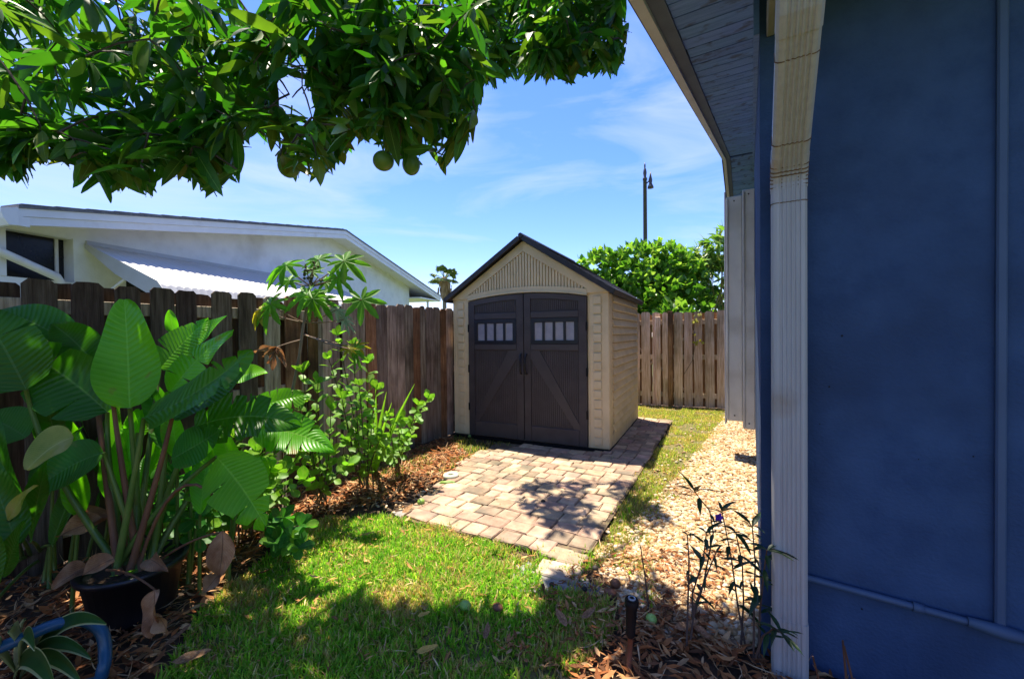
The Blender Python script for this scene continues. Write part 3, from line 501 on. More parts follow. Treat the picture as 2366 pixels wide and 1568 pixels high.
tag(litter('straw', STRIP, 1500, .02, .06, PS, 27, ratio=.08), 'bits of straw in the thin grass strip', 'straw')

# ================================================================== SHED
SH = thing('storage_shed', (-3.5085, 4.4646, 0), 'tan and dark brown resin garden shed with double doors on the pavers', 'shed', rz=math.radians(4.6))
SW, SD, SHH = 2.107, 2.0, 1.835
S = lambda b, name, m, parent=SH, smooth=False: b.build(name, M[m] if isinstance(m, str) else m, parent, smooth, inv=False)
S(MB().box(-.005, SW+.005, -.03, SD+.01, .0, .035, .004), 'floor_base', 'blk')
S(MB().box(.02, SW-.02, .02, SD-.02, .036, 1.80), 'inner_shell', 'tan')
arch = lambda x: 1.806 + .072*(1-((x-1.053)/.797)**2)
fxz = lambda a, b, t: (a, t, b)
# corner columns with ladder tiles
for (x0, x1, c0, c1) in ((0, .252, .092, .178), (1.852, SW, 1.925, 2.018)):
    cp = S(MB().box(x0, x1, 0, .17, .036, SHH, .012), 'corner_column', 'tan')
    tm = None; z = 1.795
    while z > .08:
        bt = MB().box(c0, c1, -.016, .002, z-.090, z, .005); S(bt, 'ladder_tile', 'tan', cp); z -= .1085
    S(MB().box(c0-.05, c0-.042, -.004, .002, .05, 1.82, .002), 'groove_bead', 'tan', cp)
# doors
for sgn, (x0, x1, so_, si) in ((-1, (.257, 1.047, (.257, .345), (.955, 1.047))), (1, (1.059, 1.849, (1.753, 1.849), (1.059, 1.145)))):
    n = 12; poly = [(x0, .045)] + [(x1, .045)] + [(x1+(x0-x1)*k/n, arch(x1+(x0-x1)*k/n)-.008) for k in range(n+1)]
    dr = S(MB().prism(poly, fxz, -.004, .03), 'door', 'brown')
    px0, px1 = (so_[1], si[0]) if sgn < 0 else (si[1], so_[0])
    for nm, (a, b) in (('stile', so_), ('stile', si)):
        S(MB().prism([(a, .047), (b, .047), (b, arch(b)-.01), (a, arch(a)-.01)], fxz, -.022, -.003), nm, 'brown', dr)
    S(MB().prism([(px0+(px1-px0)*k/n, arch(px0+(px1-px0)*k/n)-.075) for k in range(n+1)] + [(px1+(px0-px1)*k/n, arch(px1+(px0-px1)*k/n)-.011) for k in range(n+1)], fxz, -.021, -.003), 'arched_rail', 'brown_rail', dr)
    for z0, z1 in ((1.561, 1.64), (1.166, 1.245), (.047, .235)):
        S(MB().box(px0+.001, px1-.001, -.023, -.003, z0, z1, .006), 'rail', 'brown_rail' if z0 > 1 else 'brown', dr)
    # vertical ribs (fine relief of one moulded panel)
    rb = MB(); rb2 = MB(); x = px0+.012
    while x < px1-.01:
        rb.box(x-.009, x+.009, -.0105, -.003, .24, 1.162, .003); rb2.box(x-.009, x+.009, -.0105, -.003, 1.644, arch(x)-.077, .003); x += .0262
    S(rb, 'ribbed_panel', 'brown', dr); S(rb2, 'ribbed_panel', 'brown', dr)
    bx0, bx1 = (px0, px1) if sgn > 0 else (px1, px0)          # brace runs from the inner top to the outer bottom
    w_ = .058*(1 if sgn > 0 else -1)
    pl = [(bx0, 1.164), (bx0+2*w_, 1.164), (bx1, .30), (bx1, .237), (bx1-w_, .237), (bx0, 1.06)]
    S(MB().prism(pl if sgn > 0 else pl[::-1], fxz, -.019, -.003), 'brace', 'brown_rail', dr)
    wf = MB(); X0, X1, Z0, Z1 = px0+.002, px1-.002, 1.247, 1.559
    cols = [X0, X0+.05]; pwid = (X1-X0-.10-3*.03)/4; xs = [X0+.05+k*(pwid+.03) for k in range(4)]
    wf.box(X0, X1, -.026, -.002, Z1-.052, Z1, .004); wf.box(X0, X1, -.026, -.002, Z0, Z0+.042, .004)
    wf.box(X0, X0+.05, -.0255, -.002, Z0+.04, Z1-.05); wf.box(X1-.05, X1, -.0255, -.002, Z0+.04, Z1-.05)
    for k in range(3): wf.box(xs[k]+pwid, xs[k]+pwid+.03, -.025, -.002, Z0+.04, Z1-.05)
    wo_ = S(wf, 'window', 'blackfr', dr)
    for k in range(4): S(MB().box(xs[k]-.003, xs[k]+pwid+.003, -.012, -.005, Z0+.036, Z1-.046), 'pane', 'pane', wo_)
    hx = 1.053 + sgn*.036
    S(MB().tube([(hx, -.020, 1.12), (hx, -.05, 1.105), (hx-.004*sgn, -.068, 1.04), (hx-.006*sgn, -.07, .99), (hx-.004*sgn, -.066, .93), (hx, -.05, .885), (hx, -.020, .872)], [.013, .012, .011, .011, .011, .012, .013], 8), 'handle', 'handle', dr, True)
    for hz in (.42, .92, 1.45): S(MB().box(so_[0 if sgn < 0 else 1]-.011, so_[0 if sgn < 0 else 1]+.011, -.026, -.018, hz-.05, hz+.05, .003), 'hinge', 'blk', dr)
S(MB().box(1.0485, 1.0575, -.008, .0, .05, 1.868), 'astragal', 'blk')
S(MB().ball((1.053, -.02, .83), .010, 8, 6), 'lock', 'handle', SH, True)
# gable: header arch, rake boards, slats
ga = lambda x: 1.835 + (2.50-1.835)*(1-abs(x-1.053)/1.053)
S(MB().prism([(.005, 1.835), (.252, 1.80)] + [(.257+(1.592)*k/16, arch(.257+1.592*k/16)) for k in range(17)] + [(1.852, 1.80), (SW-.005, 1.835), (1.053, 2.52)], fxz, .004, .05), 'gable_panel', 'tan')
hd = [(.25+1.606*k/20, arch(.25+1.606*k/20)+.004) for k in range(21)]
S(MB().prism(hd + [(x, arch(x)+.075) for x, z in hd[::-1]], fxz, -.024, .003), 'header_arch', 'tan')
S(MB().prism(hd + [(x, arch(x)+.018) for x, z in hd[::-1]], fxz, -.036, -.0245), 'header_lip', 'tan')
slope = (2.50-1.835)/1.053
for sg in (-1, 1):
    X = lambda q: 1.053 + sg*q
    pl = [(X(0), 2.515), (X(1.05), 1.838), (X(.80), 1.838), (X(.80), 1.882), (X(0), 2.392)]
    S(MB().prism(pl if sg < 0 else pl[::-1], fxz, -.02, .003), 'rake_board', 'tan')
for k in range(-19, 20):
    x = 1.053 + k*.0392; zt = 2.39-abs(x-1.053)*.632; zb = arch(x)+.077
    if zt-zb > .012: S(MB().prism([(x-.0125, zb), (x+.0125, zb), (x+.0125, zt-.006), (x-.0125, zt-.006)], fxz, -.016, .0035), 'slat', 'tan')
# side siding, skirt, back
for (xs0, sg) in ((SW-.012, 1), (.012, -1)):
    xa = lambda q: xs0 + sg*q
    fyz = lambda a, b, t: (t, a, b)
    S(MB().box(min(xa(-.05), xa(-.012)), max(xa(-.05), xa(-.012)), .172, 1.99, .036, 1.83), 'side_wall', 'tan')
    n = 17; p = (1.825-.195)/n
    for k in range(n):
        z0 = .195+k*p
        b = MB(); poly = [(xa(-.011), z0+.006), (xa(.026), z0+.008), (xa(.028), z0+.018), (xa(.004), z0+p-.006), (xa(-.011), z0+p-.006)]
        b.prism(poly if sg < 0 else poly[::-1], lambda a, bb, t: (a, t, bb), .20, 1.955); S(b, 'siding_board', 'tan')
    S(MB().box(min(xa(.0), xa(.018)), max(xa(.0), xa(.018)), 1.955, 2.0, .036, 1.83, .004), 'rear_trim', 'tan')
    S(MB().box(min(xa(.005), xa(.02)), max(xa(.005), xa(.02)), .175, 1.955, .178, .194, .003), 'skirt_rail', 'tan')
    for k in range(26):
        y = .19+k*.0685; S(MB().box(min(xa(.005), xa(.014)), max(xa(.005), xa(.014)), y, y+.06, .04, .176, .003), 'skirt_slat', 'tan')
S(MB().box(0.0, SW, 1.985, 2.012, .036, 1.83), 'back_wall', 'tan')
S(MB().prism([(.01, 1.83), (SW-.01, 1.83), (1.053, 2.5)], fxz, 1.97, 2.008), 'rear_gable', 'tan')
# roof: two slabs, shingle tabs in courses, rim
RS = math.hypot(1.11, .725)
for sg in (-1, 1):
    T_ = np.array([-sg*1.11, 0, .725])/RS; Nn = np.array([sg*.725, 0, 1.11])/RS; E0 = np.array([1.053+sg*1.115, 0, 1.822])
    def rf(a, b, t, T_=T_, Nn=Nn, E0=E0): return tuple(E0 + T_*a + Nn*b + np.array([0, t, 0]))
    pl = [(0, 0), (RS+.004, 0), (RS+.004, .03), (0, .03)]
    rs = S(MB().prism(pl if sg < 0 else pl[::-1], rf, -.085, 2.09), 'roof', 'roofres')
    pl = [(0, -.018), (RS-.02, -.018), (RS-.02, .038), (0, .038)]
    S(MB().prism(pl if sg < 0 else pl[::-1], rf, -.10, -.086), 'roof_rim', 'roofres', rs); S(MB().prism(pl if sg < 0 else pl[::-1], rf, 2.091, 2.105), 'roof_rim', 'roofres', rs)
    pl = [(-.012, -.02), (.0, -.02), (.0, .04), (-.012, .04)]
    S(MB().prism(pl if sg < 0 else pl[::-1], rf, -.095, 2.10), 'eave_rim', 'roofres', rs)
    tabs = [None]*2
    for r_ in range(8):
        a0 = r_*RS/8.1; y = -.08 + (.0 if r_ % 2 else -.1)
        while y < 2.08:
            yy0, yy1 = max(y, -.082), min(y+.195, 2.088)
            if yy1-yy0 > .03:
                pl = [(a0, .0305), (a0, .046), (a0+RS/8.1, .036), (a0+RS/8.1, .0305)]
                S(MB().prism(pl[::-1] if sg < 0 else pl, rf, yy0, yy1), 'shingle', 'roofres', rs)
            y += .2
S(MB().tube([(1.053, -.1, 2.575), (1.053, 2.105, 2.575)], .03, 8), 'ridge_cap', 'roofres')

# ================================================================== FENCES
def board_mesh(Wd, Hh, seed):
    rr = random.Random(seed); b = MB(); c = .022+rr.uniform(-.006, .008)
    e = lambda: rr.uniform(-.003, .003)
    poly = [(0, 0), (Wd, 0), (Wd+e(), Hh*.5), (Wd, Hh-c*1.1), (Wd-c, Hh+e()), (Wd*.5, Hh+e()), (c, Hh+e()), (0, Hh-c*1.1), (e(), Hh*.5)]
    b.prism(poly, lambda a, bb, t: (a, t, bb), 0, .017); return b.mesh('board')
BM = [board_mesh(1.0, 1.0, 0)]
def fence(root, P0, P1, spec, mats, seed):
    """spec: list of (start, width, height, front?) along P0->P1; boards hang on three rails."""
    rr = random.Random(seed); P0 = np.array(P0); P1 = np.array(P1); D = nrm(P1-P0); L = np.linalg.norm(P1-P0); N = np.array([D[1], -D[0]])
    ang = math.atan2(D[1], D[0])
    def place(me, name, s, off, z, m):
        p = P0 + D*s + N*off; o = bpy.data.objects.new(name, me); COL.objects.link(o); o.parent = root; o.matrix_parent_inverse = WM[root.name].inverted()
        o.matrix_basis = Matrix.Translation((p[0], p[1], z)) @ Matrix.Rotation(ang, 4, 'Z')
        if not me.materials: me.materials.append(m)
        o.material_slots[0].link = 'OBJECT'; o.material_slots[0].material = m; return o
    for z in (.17, .86, 1.52):
        place(MB().box(0, L, -.019, .019, 0, .088, .004).mesh('rail'), 'rail', 0, 0, z+rr.uniform(-.01, .01), mats[0])
    for s0, wd, hh, fr in spec:
        me = board_mesh(wd, hh, rr.randrange(99999)); 
        o = place(me, 'board', s0, .038 if fr else -.0215, rr.uniform(.0, .015), mats[(3 if len(mats) > 3 and s0 < 3.2+rr.random()*1.4 else rr.choice((0, 0, 0, 0, 1))) if fr else 2])  # near front boards take the copy with shade in its colour
        o.matrix_basis = o.matrix_basis @ Matrix.Rotation(rr.uniform(-.006, .006), 4, 'Y')
    s = .1
    while s < L:
        place(MB().box(0, .089, -.11, -.0235, 0, 1.66, .006).mesh('post'), 'post', s, -.0, 0, mats[0]); s += 2.35
lf = thing('wooden_fence', (-3.6, 1.5, 0), 'weathered brown shadowbox fence between this yard and the white house', 'fence')
spec = []; s = -2.35; rr = random.Random(5)
meas = [(.645, .142), (.843, .146), (1.051, .130), (1.231, .135), (1.385, .125), (1.60, .14), (1.807, .138), (1.994, .134), (2.187, .142), (2.394, .135), (2.592, .15), (2.770, .136), (2.918, .148), (3.075, .141), (3.22, .147), (3.371, .146), (3.521, .122), (3.648, .136), (3.79, .12), (3.915, .09), (4.01, .138), (4.152, .137), (4.293, .118), (4.415, .138)]
fr_ = [(-2.2+.2*k, .14) for k in range(14)] + meas
for (v0, wd) in fr_: spec.append((v0+2.3, wd, 1.715+rr.uniform(-.012, .012), True))
for (v0, wd), (v1, w1) in zip(fr_, fr_[1:]):
    c = (v0+wd+v1)/2; spec.append((c-.07+2.3, .14, 1.69+rr.uniform(-.012, .012), False))
spec += [(6.84, .14, 1.70, False), (6.99, .14, 1.69, False), (7.14, .14, 1.70, False)]
fence(lf, (-3.625, -2.3), (-3.625, 4.98), spec, (M['fence'], M['fence_red'], M['fence_in'], M['fence_shade']), 4)
lf2 = thing('wooden_fence', (-3.7, 6, 0), 'weathered fence run hidden behind the shed', 'fence')
fence(lf2, (-3.68, 5.02), (-4.02, 7.8), [(.2*k, .14, 1.7+rr.uniform(-.01, .01), True) for k in range(14)] + [(.2*k+.1, .14, 1.69, False) for k in range(13)], (M['fence'], M['fence_red'], M['fence_in']), 6)
bf = thing('wooden_fence', (-1.2, 8.2, 0), 'pale shadowbox fence closing the yard behind the shed', 'fence')
D_ = nrm(np.array([1.43, .20])); P0b = np.array([-1.885, 8.12]) - D_*2.15
mb = [(-1.841, .159), (-1.646, .14), (-1.466, .10), (-1.275, .151), (-1.098, .14), (-.927, .138), (-.749, .153), (-.559, .14)]
spec = [((u+1.885)/D_[0]+2.15, wd, 1.745+rr.uniform(-.012, .012), True) for u, wd in mb]
spec += [(2.02-.195*k, .14, 1.735, True) for k in range(11)] + [(3.78+.195*k, .14, 1.73, True) for k in range(10)]
spec += [(.1+.195*k, .14, 1.72+rr.uniform(-.012, .012), False) for k in range(28)]
fence(bf, tuple(P0b), tuple(P0b+D_*5.7), spec, (M['fence_tan'], M['fence_tan'], M['fence_golden_shade']), 8)
pp = P0b + D_*((-1.362+1.885)/D_[0]+2.15)
MB().box(pp[0]-.0, pp[0]+.085, pp[1]-.095, pp[1]-.045, 0, 1.76, .004).build('post', M['fence_red'], bf)
for (a, b, za, zb) in ((1.7, 3.0, 1.5, .25), (2.0, 3.2, .5, 1.45)):
    A = P0b+D_*a; B_ = P0b+D_*b; nn = np.array([-D_[1], D_[0]])*.03
    MB().tube([(A[0]+nn[0], A[1]+nn[1], za), (B_[0]+nn[0], B_[1]+nn[1], zb)], .03, 4).build('brace', M['fence_tan'], bf)

# ================================================================== OWN HOUSE (blue)
HS = thing('blue_house', (.03, 2.04, 0), 'dark blue stucco house with plank eaves and a pale downspout at its corner', 'house')
UA, VB, RV = .028, 2.04, 7.5                                   # side wall, front wall, ridge
def zr(v): return 2.65 + .25*(min(v, 2*RV-v)-1.55)             # underside of the rake soffit
B = lambda b, name, m, parent=HS, smooth=False: b.build(name, M[m], parent, smooth)
fvz = lambda a, b, t: (t, a, b)
B(MB().prism([(VB+.004, 0), (2*RV-VB, 0), (2*RV-VB, zr(VB)), (RV, zr(RV)), (VB+.004, zr(VB))], fvz, UA, UA+.2), 'side_wall', 'blue')
B(MB().box(UA+.001, 6.0, VB, VB+.2, 0, 2.76), 'front_wall', 'blue')
B(MB().box(5.8, 6.0, VB+.2, 2*RV-VB, 0, 2.7), 'far_wall', 'blue'); B(MB().box(UA+.2, 5.8, 2*RV-VB-.2, 2*RV-VB, 0, 2.7), 'back_wall', 'blue')
# frieze board at the wall head
B(MB().prism([(VB+.0, zr(VB)-.16), (RV, zr(RV)-.16), (RV, zr(RV)-.004), (VB, zr(VB)-.004)], fvz, UA-.022, UA-.001), 'frieze_board', 'soffit')
# soffit planks across the rake overhang
v = 1.56; pkm = None
while v < 9.4:
    if not (RV-.14 < v < RV):
        v1 = v+.129; z0, z1 = zr(v), zr(v1)
        b = MB(); b.prism([(v, z0), (v1, z1), (v1, z1+.018), (v, z0+.018)], fvz, -.30+R.uniform(-.003, .003), UA+.02); B(b, 'soffit_plank', 'soffit')
    v += .1385
for (va, vb) in ((1.5, RV), (RV, 2*RV-1.5)):
    B(MB().prism([(va, zr(va)+.022), (vb, zr(vb)+.022), (vb, zr(vb)+.05), (va, zr(va)+.05)], fvz, -.36, UA+.3), 'roof_deck', 'blk')
    B(MB().prism([(va, zr(va)-.012), (vb, zr(vb)-.012), (vb, zr(vb)+.02), (va, zr(va)+.02)], fvz, -.362, -.302), 'soffit_trim', 'soffit_dk')
    fa = B(MB().prism([(va, zr(va)-.03), (vb, zr(vb)-.03), (vb, zr(vb)+.15), (va, zr(va)+.15)], fvz, -.405, -.363), 'fascia', 'fascia')
    B(MB().prism([(va, zr(va)-.012), (vb, zr(vb)-.012), (vb, zr(vb)+.16), (va, zr(va)+.16)], fvz, -.418, -.406), 'drip_edge', 'drip')
    B(MB().prism([(va-.02 if va < RV else va, zr(va)+.155), (vb, zr(vb)+.155), (vb, zr(vb)+.19), (va-.02 if va < RV else va, zr(va)+.19)], fvz, -.44, 6.3), 'roof', 'shingle')
# eave over the front wall: soffit, fascia, gutter with end cap
B(MB().box(.082, 6.2, 1.56, VB-.001, 2.69, 2.705), 'eave_soffit', 'fascia'); B(MB().box(UA+.024, .08, 1.56, VB-.001, 2.585, 2.70, .004), 'eave_return', 'soffit_dk2')
B(MB().box(-.40, 6.2, 1.52, 1.557, 2.68, 2.86, .004), 'eave_fascia', 'fascia')
gp = [(1.515, 2.80), (1.515, 2.70), (1.47, 2.685), (1.42, 2.70), (1.395, 2.76), (1.39, 2.80)]
B(MB().prism(gp, fvz, -.43, 6.2), 'gutter', 'fascia')
# downspout: fluted section swept down the wall
def profile():
    P = [(-.058, .0), (-.058, .062), (-.05, .072), (-.040, .075)]
    for k in range(5):
        x = -.032+.0145*k; P += [(x, .075), (x+.003, .071), (x+.008, .071), (x+.011, .075)]
    return P + [(.042, .075), (.05, .072), (.058, .062), (.058, 0)]
PR = profile(); UC = .122
def sweep(path, sc_=1.0):
    b = MB(); V = []; n = len(PR); m = len(path)
    for i in range(m):
        p = np.array(path[i], float); T = nrm(np.array(path[min(i+1, m-1)])-np.array(path[max(i-1, 0)])); N = np.array([T[1], -T[0]])   # (v,z) plane, normal to the camera side
        if N[0] > 0: N = -N
        for a, c in PR: V.append((UC+a*sc_, p[0]+N[0]*(c*sc_-.0375*(sc_-1)), p[1]+N[1]*(c*sc_-.0375*(sc_-1))))
    b.add(V, [(i*n+k, i*n+(k+1) % n, (i+1)*n+(k+1) % n, (i+1)*n+k) for i in range(m-1) for k in range(n)] + [tuple(range(n)), tuple(range((m-1)*n, m*n))[::-1]])
    return b
ds = B(sweep([(1.995, .23), (1.995, 1.93)]), 'downspout', 'downsp')
B(sweep([(1.995, -.02), (1.995, .24)], 1.05), 'lower_sleeve', 'downsp', ds)
el = [(1.995, 1.925), (1.992, 1.96), (1.975, 2.0), (1.948, 2.035), (1.905, 2.07)]
eo = B(sweep(el, 1.03), 'elbow', 'downsp', ds)
up = [(1.91, 2.065), (1.74, 2.195), (1.57, 2.325)]
B(sweep(up), 'offset_pipe', 'downsp', ds); B(sweep([(1.575, 2.32), (1.53, 2.355), (1.49, 2.40), (1.465, 2.47), (1.46, 2.69)], 1.03), 'elbow', 'downsp', ds)
for k, (a, c) in enumerate([(1.9945, 1.945), (1.991, 1.968), (1.983, 1.987), (1.972, 2.003), (1.96, 2.02), (1.945, 2.038)]):
    t = np.array([(-.25-.12*k), 1.0]); t = nrm(t)*.0022; B(sweep([(a-t[0], c-t[1]), (a+t[0], c+t[1])], 1.06), 'crimp', 'rust', eo)
for (a, c, dx, dz) in ((1.995, 1.865, 0, 1), (1.86, 2.103, -.79, .61), (1.63, 2.28, -.79, .61)):
    B(sweep([(a, c), (a+dx*.003, c+dz*.003)], 1.035), 'seam', 'rust', ds)
# conduit on the front wall
B(MB().tube([(.10, VB-.018, .385), (.45, VB-.018, .368), (.70, VB-.018, .355), (.95, VB-.018, .33), (1.6, VB-.018, .28)], .013, 8), 'conduit', 'blue_pipe', HS, True)
B(MB().tube([(.64, VB-.02, .36), (.72, VB-.022, .352), (.8, VB-.02, .345)], [.016, .024, .02], 8), 'conduit_fitting', 'blue_pipe', HS, True)
B(MB().tube([(.50, VB-.018, .366), (.53, VB-.018, .364)], .017, 8), 'conduit_coupling', 'blue_pipe', HS, True)
B(MB().box(  .708, .735, VB-.018, VB-.001, .36, 2.68, .005), 'conduit_riser', 'blue_pipe')
for q in ((.3, 1.35), (.26, 1.15), (.23, 1.0), (.66, .93), (.36, .3), (.52, .9)):
    B(MB().ball((q[0], VB-.001, q[1]), R.uniform(.002, .004), 6, 5), 'plaster_chip', 'blk')
# accordion shutter stack on the side wall
for k, (u0, u1, z0, z1, vv) in enumerate(((-.245, -.093, .42, 2.80, 5.0), (-.09, .02, .36, 2.83, 4.93))):
    st = B(MB().box(u0, u1, vv, vv+.04, z0, z1, .006), 'shutter_panel', 'shutter')
    B(MB().box(u0-.001, u0+.02, vv-.012, vv-.001, z0+.02, z1-.02, .004), 'shutter_bead', 'shutter', st)
    for zz in (z0+.06, z1-.05): B(MB().tube([((u0+u1)/2, vv-.006, zz), ((u0+u1)/2, vv+.004, zz)], .008, 6), 'rivet', 'drip', st)
for k in range(5):
    B(MB().box(-.235+.003*k, .02, 5.06+.05*k, 5.09+.05*k, .42, 2.80, .005), 'shutter_blade', 'shutter')
B(MB().box(-.262, -.248, 5.0, 5.3, .38, 2.86, .003), 'shutter_edge', 'fascia')
# hose bib on the side wall
fp = at(1735, 1290, 2.6); fp[0] = UA
B(MB().tube([(UA, fp[1], fp[2]), (UA-.05, fp[1], fp[2]), (UA-.075, fp[1], fp[2]-.015), (UA-.08, fp[1], fp[2]-.05)], [.014, .014, .013, .015], 8), 'hose_bib', 'faucet', HS, True)
B(MB().lathe((UA-.045, fp[1], fp[2]+.016), [(.006, 0), (.006, .02), (.03, .022), (.032, .03), (.02, .034)], 10), 'hose_bib_wheel', 'faucet', HS, True)

# ================================================================== NEIGHBOUR'S HOUSE (white)
aN = math.radians(16.4)
NB = thing('white_house', (-6.6, 1.2, 0), 'white stucco house with low gable roof and corrugated awning beyond the fence', 'house', rz=math.pi/2+aN)
# local frame: x along the gable (0 near corner -> 10.9), y away from us is +, z up
NS = lambda b, name, m, parent=NB, smooth=False: b.build(name, M[m], parent, smooth, inv=False)
PK, EX = 5.45, 10.88
def zn(x): return 2.735 + .1945*x if x <= PK else 2.735 + .1945*(EX-x)
fxzN = lambda a, b, t: (a, t, b)
NS(MB().prism([(.69, 0), (9.35, 0), (9.35, zn(9.35)-.12), (PK, zn(PK)-.12), (.69, zn(.69)-.12)], fxzN, .45, .65), 'gable_wall', 'stucco_w')
NS(MB().prism([(-1.5, 2.60), (.69, 2.60), (.69, zn(.69)-.13), (-.0, zn(0)-.1)], fxzN, .45, .65), 'gable_wall', 'stucco_w')
NS(MB().box(-1.5, .69, .45, .65, 0, 2.06), 'window_wall', 'stucco_w'); NS(MB().box(-1.5, .10, .44, .66, 2.062, 2.598), 'window_mullion', 'white')
wn = NS(MB().box(.101, .69, .62, .64, 2.062, 2.598), 'window', 'dark_glass')
NS(MB().box(.60, .63, .60, .63, 2.062, 2.598), 'window_frame', 'white', wn); NS(MB().box(.10, .688, .46, .60, 2.585, 2.602), 'window_head', 'white', wn)
NS(MB().box(9.15, 9.35, .651, 8, 0, zn(9.35)-.13), 'rear_wall', 'stucco_w'); NS(MB().box(.69, 9.15, 8, 8.2, 0, 2.7), 'far_wall', 'stucco_w')
for (xa, xb) in ((-.02, PK), (PK, EX)):
    sg = 1 if xa < 1 else -1
    for (t0, t1, z0, z1, nm, mm) in ((0, .03, -.085, 0, 'rake_fascia', 'white'), (.012, .04, -.175, -.087, 'rake_trim', 'white'), (-.015, 8.6, .002, .03, 'roof', 'shingle')):
        NS(MB().prism([(xa, zn(xa)+z0), (xb, zn(xb)+z0), (xb, zn(xb)+z1), (xa, zn(xa)+z1)], fxzN, t0, t1), nm, mm)
    NS(MB().prism([(xa+.0, zn(xa)-.125), (xb, zn(xb)-.125), (xb, zn(xb)-.11), (xa, zn(xa)-.11)], fxzN, .041, 8.5), 'soffit', 'white')
xx = 0.0
while xx < PK:                                                  # shingle ends that break the roof line
    NS(MB().prism([(xx, zn(xx)+.031), (xx+.27, zn(xx+.27)+.031), (xx+.27, zn(xx+.27)+.039), (xx, zn(xx)+.046)], fxzN, -.018, .3), 'shingle', 'shingle'); xx += .28
# eave ends: gutter near side, boxed eave far side
NS(MB().prism([(-.02, 2.735), (-.02, 2.55), (-.09, 2.54), (-.13, 2.60), (-.15, 2.66), (-.15, 2.70)], fxzN, -.01, 8), 'gutter', 'white')
NS(MB().box(-.021, .07, .0, .02, 2.55, 2.652), 'gutter_end', 'white')
NS(MB().box(9.35, 10.8, .05, 8, 2.56, 2.60), 'eave_soffit', 'white'); NS(MB().box(10.80, 10.90, .03, 8, 2.56, 2.73), 'eave_fascia', 'white')
NS(MB().tube([(10.2, .2, 2.56), (10.2, .2, 2.2)], .04, 8), 'eave_downspout', 'white')
NS(MB().tube([(-.35, .38, 2.52), (-.3, .38, 2.40), (-.02, .38, 2.33), (.25, .39, 2.21), (.50, .40, 2.10), (.56, .42, 2.02), (.57, .42, .2)], .045, 10), 'downspout', 'white', NB, True)
# corrugated awning
AX0, AX1 = .81, 5.5
def awn(u, t):
    x = AX0 + (AX1-AX0)*u; d_ = .44-1.3*t
    z = 2.545 - .56*t - .10*max(0, t-.86)/.14
    return (x, d_ if t < .9 else .44-1.3*(.9+(t-.9)*.45), z + .017*abs(math.sin(x*math.pi/.10)))
aw = NS(MB().grid(lambda u, t: awn(u*.5+.5, t), 240, 12), 'awning', 'alum')
NS(MB().box(AX0, AX1, .425, .45, 2.545, 2.60, .004), 'awning_head', 'alum', aw)
for xx in (AX0-.012, AX1+.002):
    NS(MB().prism([(.44, 2.56), (-.10, 2.33), (-.72, 2.05), (-.80, 1.96), (-.80, 1.86), (-.62, 1.88), (-.05, 2.16), (.44, 2.50)], lambda a, b, t: (t, a, b), xx, xx+.01), 'awning_side', 'alum', aw)
NS(MB().tube([(AX0+.1, .44, 1.85), (AX0+.02, -.32, 2.17)], .018, 6), 'awning_arm', 'white', aw)
NS(MB().box(1.25, 4.2, .44, .449, .9, 2.42), 'window', 'dark_glass')

# ================================================================== BEYOND THE YARD: pole, palm, bushes
pb_ = at(1491, 560, 30.0); PX, PY = pb_[0], pb_[1]
UPo = thing('light_pole', (PX, PY, 0), 'dark slender pole with a small lamp rising behind the bushes', 'pole')
MB().tube([(PX, PY, 0), (PX, PY, 12.4)], [.17, .13], 10).build('mast', M['polem'], UPo, True)
MB().lathe((PX, PY, 12.35), [(.16, 0), (.16, .12), (.09, .2), (.13, .5), (.10, .75), (.05, .85), (.06, 1.05), (.02, 1.25)], 10).build('finial', M['polem'], UPo, True)
MB().tube([(PX, PY, 12.0), (PX+.25, PY+.1, 12.25), (PX+.36, PY+.15, 12.7)], .05, 6).build('bracket', M['polem'], UPo, True)
MB().lathe((PX+.36, PY+.15, 11.75), [(.22, 0), (.2, .12), (.10, .35), (.13, .55), (.06, .9), (.03, 1.15)], 10).build('lamp_head', M['polem'], UPo, True)

pc = at(1027, 640, 40.0); PX, PY = pc[0], pc[1]
PL = thing('palm_tree', (PX, PY, 0), 'distant fan palm with a brown skirt standing past the white house', 'palm')
MB().tube([(PX, PY, 0), (PX-.05, PY, 3), (PX, PY, 6.4)], [.26, .2, .17], 8).build('trunk', M['palmtr'], PL, True)
MB().lathe((PX, PY, 4.75), [(.18, 0), (.26, .25), (.42, .9), (.46, 1.5), (.3, 2.0), (.15, 2.2)], 14).build('skirt', M['palmd'], PL, True)
for k in range(70):                                             # ragged hanging dead fronds
    a = k*2.4; r = R.uniform(.35, .75); z = R.uniform(5.1, 6.7)
    b = MB(); c = np.array([PX+r*math.cos(a), PY+r*math.sin(a), z]); t = np.array([-math.sin(a), math.cos(a), 0])*.16
    b.add([c-t, c+t, c+t*.3-np.array([0, 0, R.uniform(.4, .8)]), c-t*.6-np.array([0, 0, R.uniform(.3, .6)])], [(0, 1, 2, 3)]); b.build('dead_frond', M['palmd'], PL)
for k in range(24):
    a = k*2.399; el_ = R.uniform(-.25, 1.1); d = np.array([math.cos(a)*math.cos(el_), math.sin(a)*math.cos(el_), math.sin(el_)]); c0 = np.array([PX, PY, 6.8]); c1 = c0+d*R.uniform(.75, 1.05)
    b = MB().tube([c0, c1], .03, 4); sd = nrm(np.cross(d, (0.1, .2, 1))); up_ = np.cross(sd, d)
    for j in range(-6, 7):
        q = j*.26; dd = d*math.cos(q)+sd*math.sin(q); tip = c1+dd*R.uniform(.5, .72)-np.array([0, 0, .1+.12*abs(q)]); pr = np.cross(dd, up_)*.11
        b.add([c1, c1+dd*.35+pr, tip, c1+dd*.35-pr], [(0, 1, 2, 3)])
    b.build('frond', M['palmf'], PL)

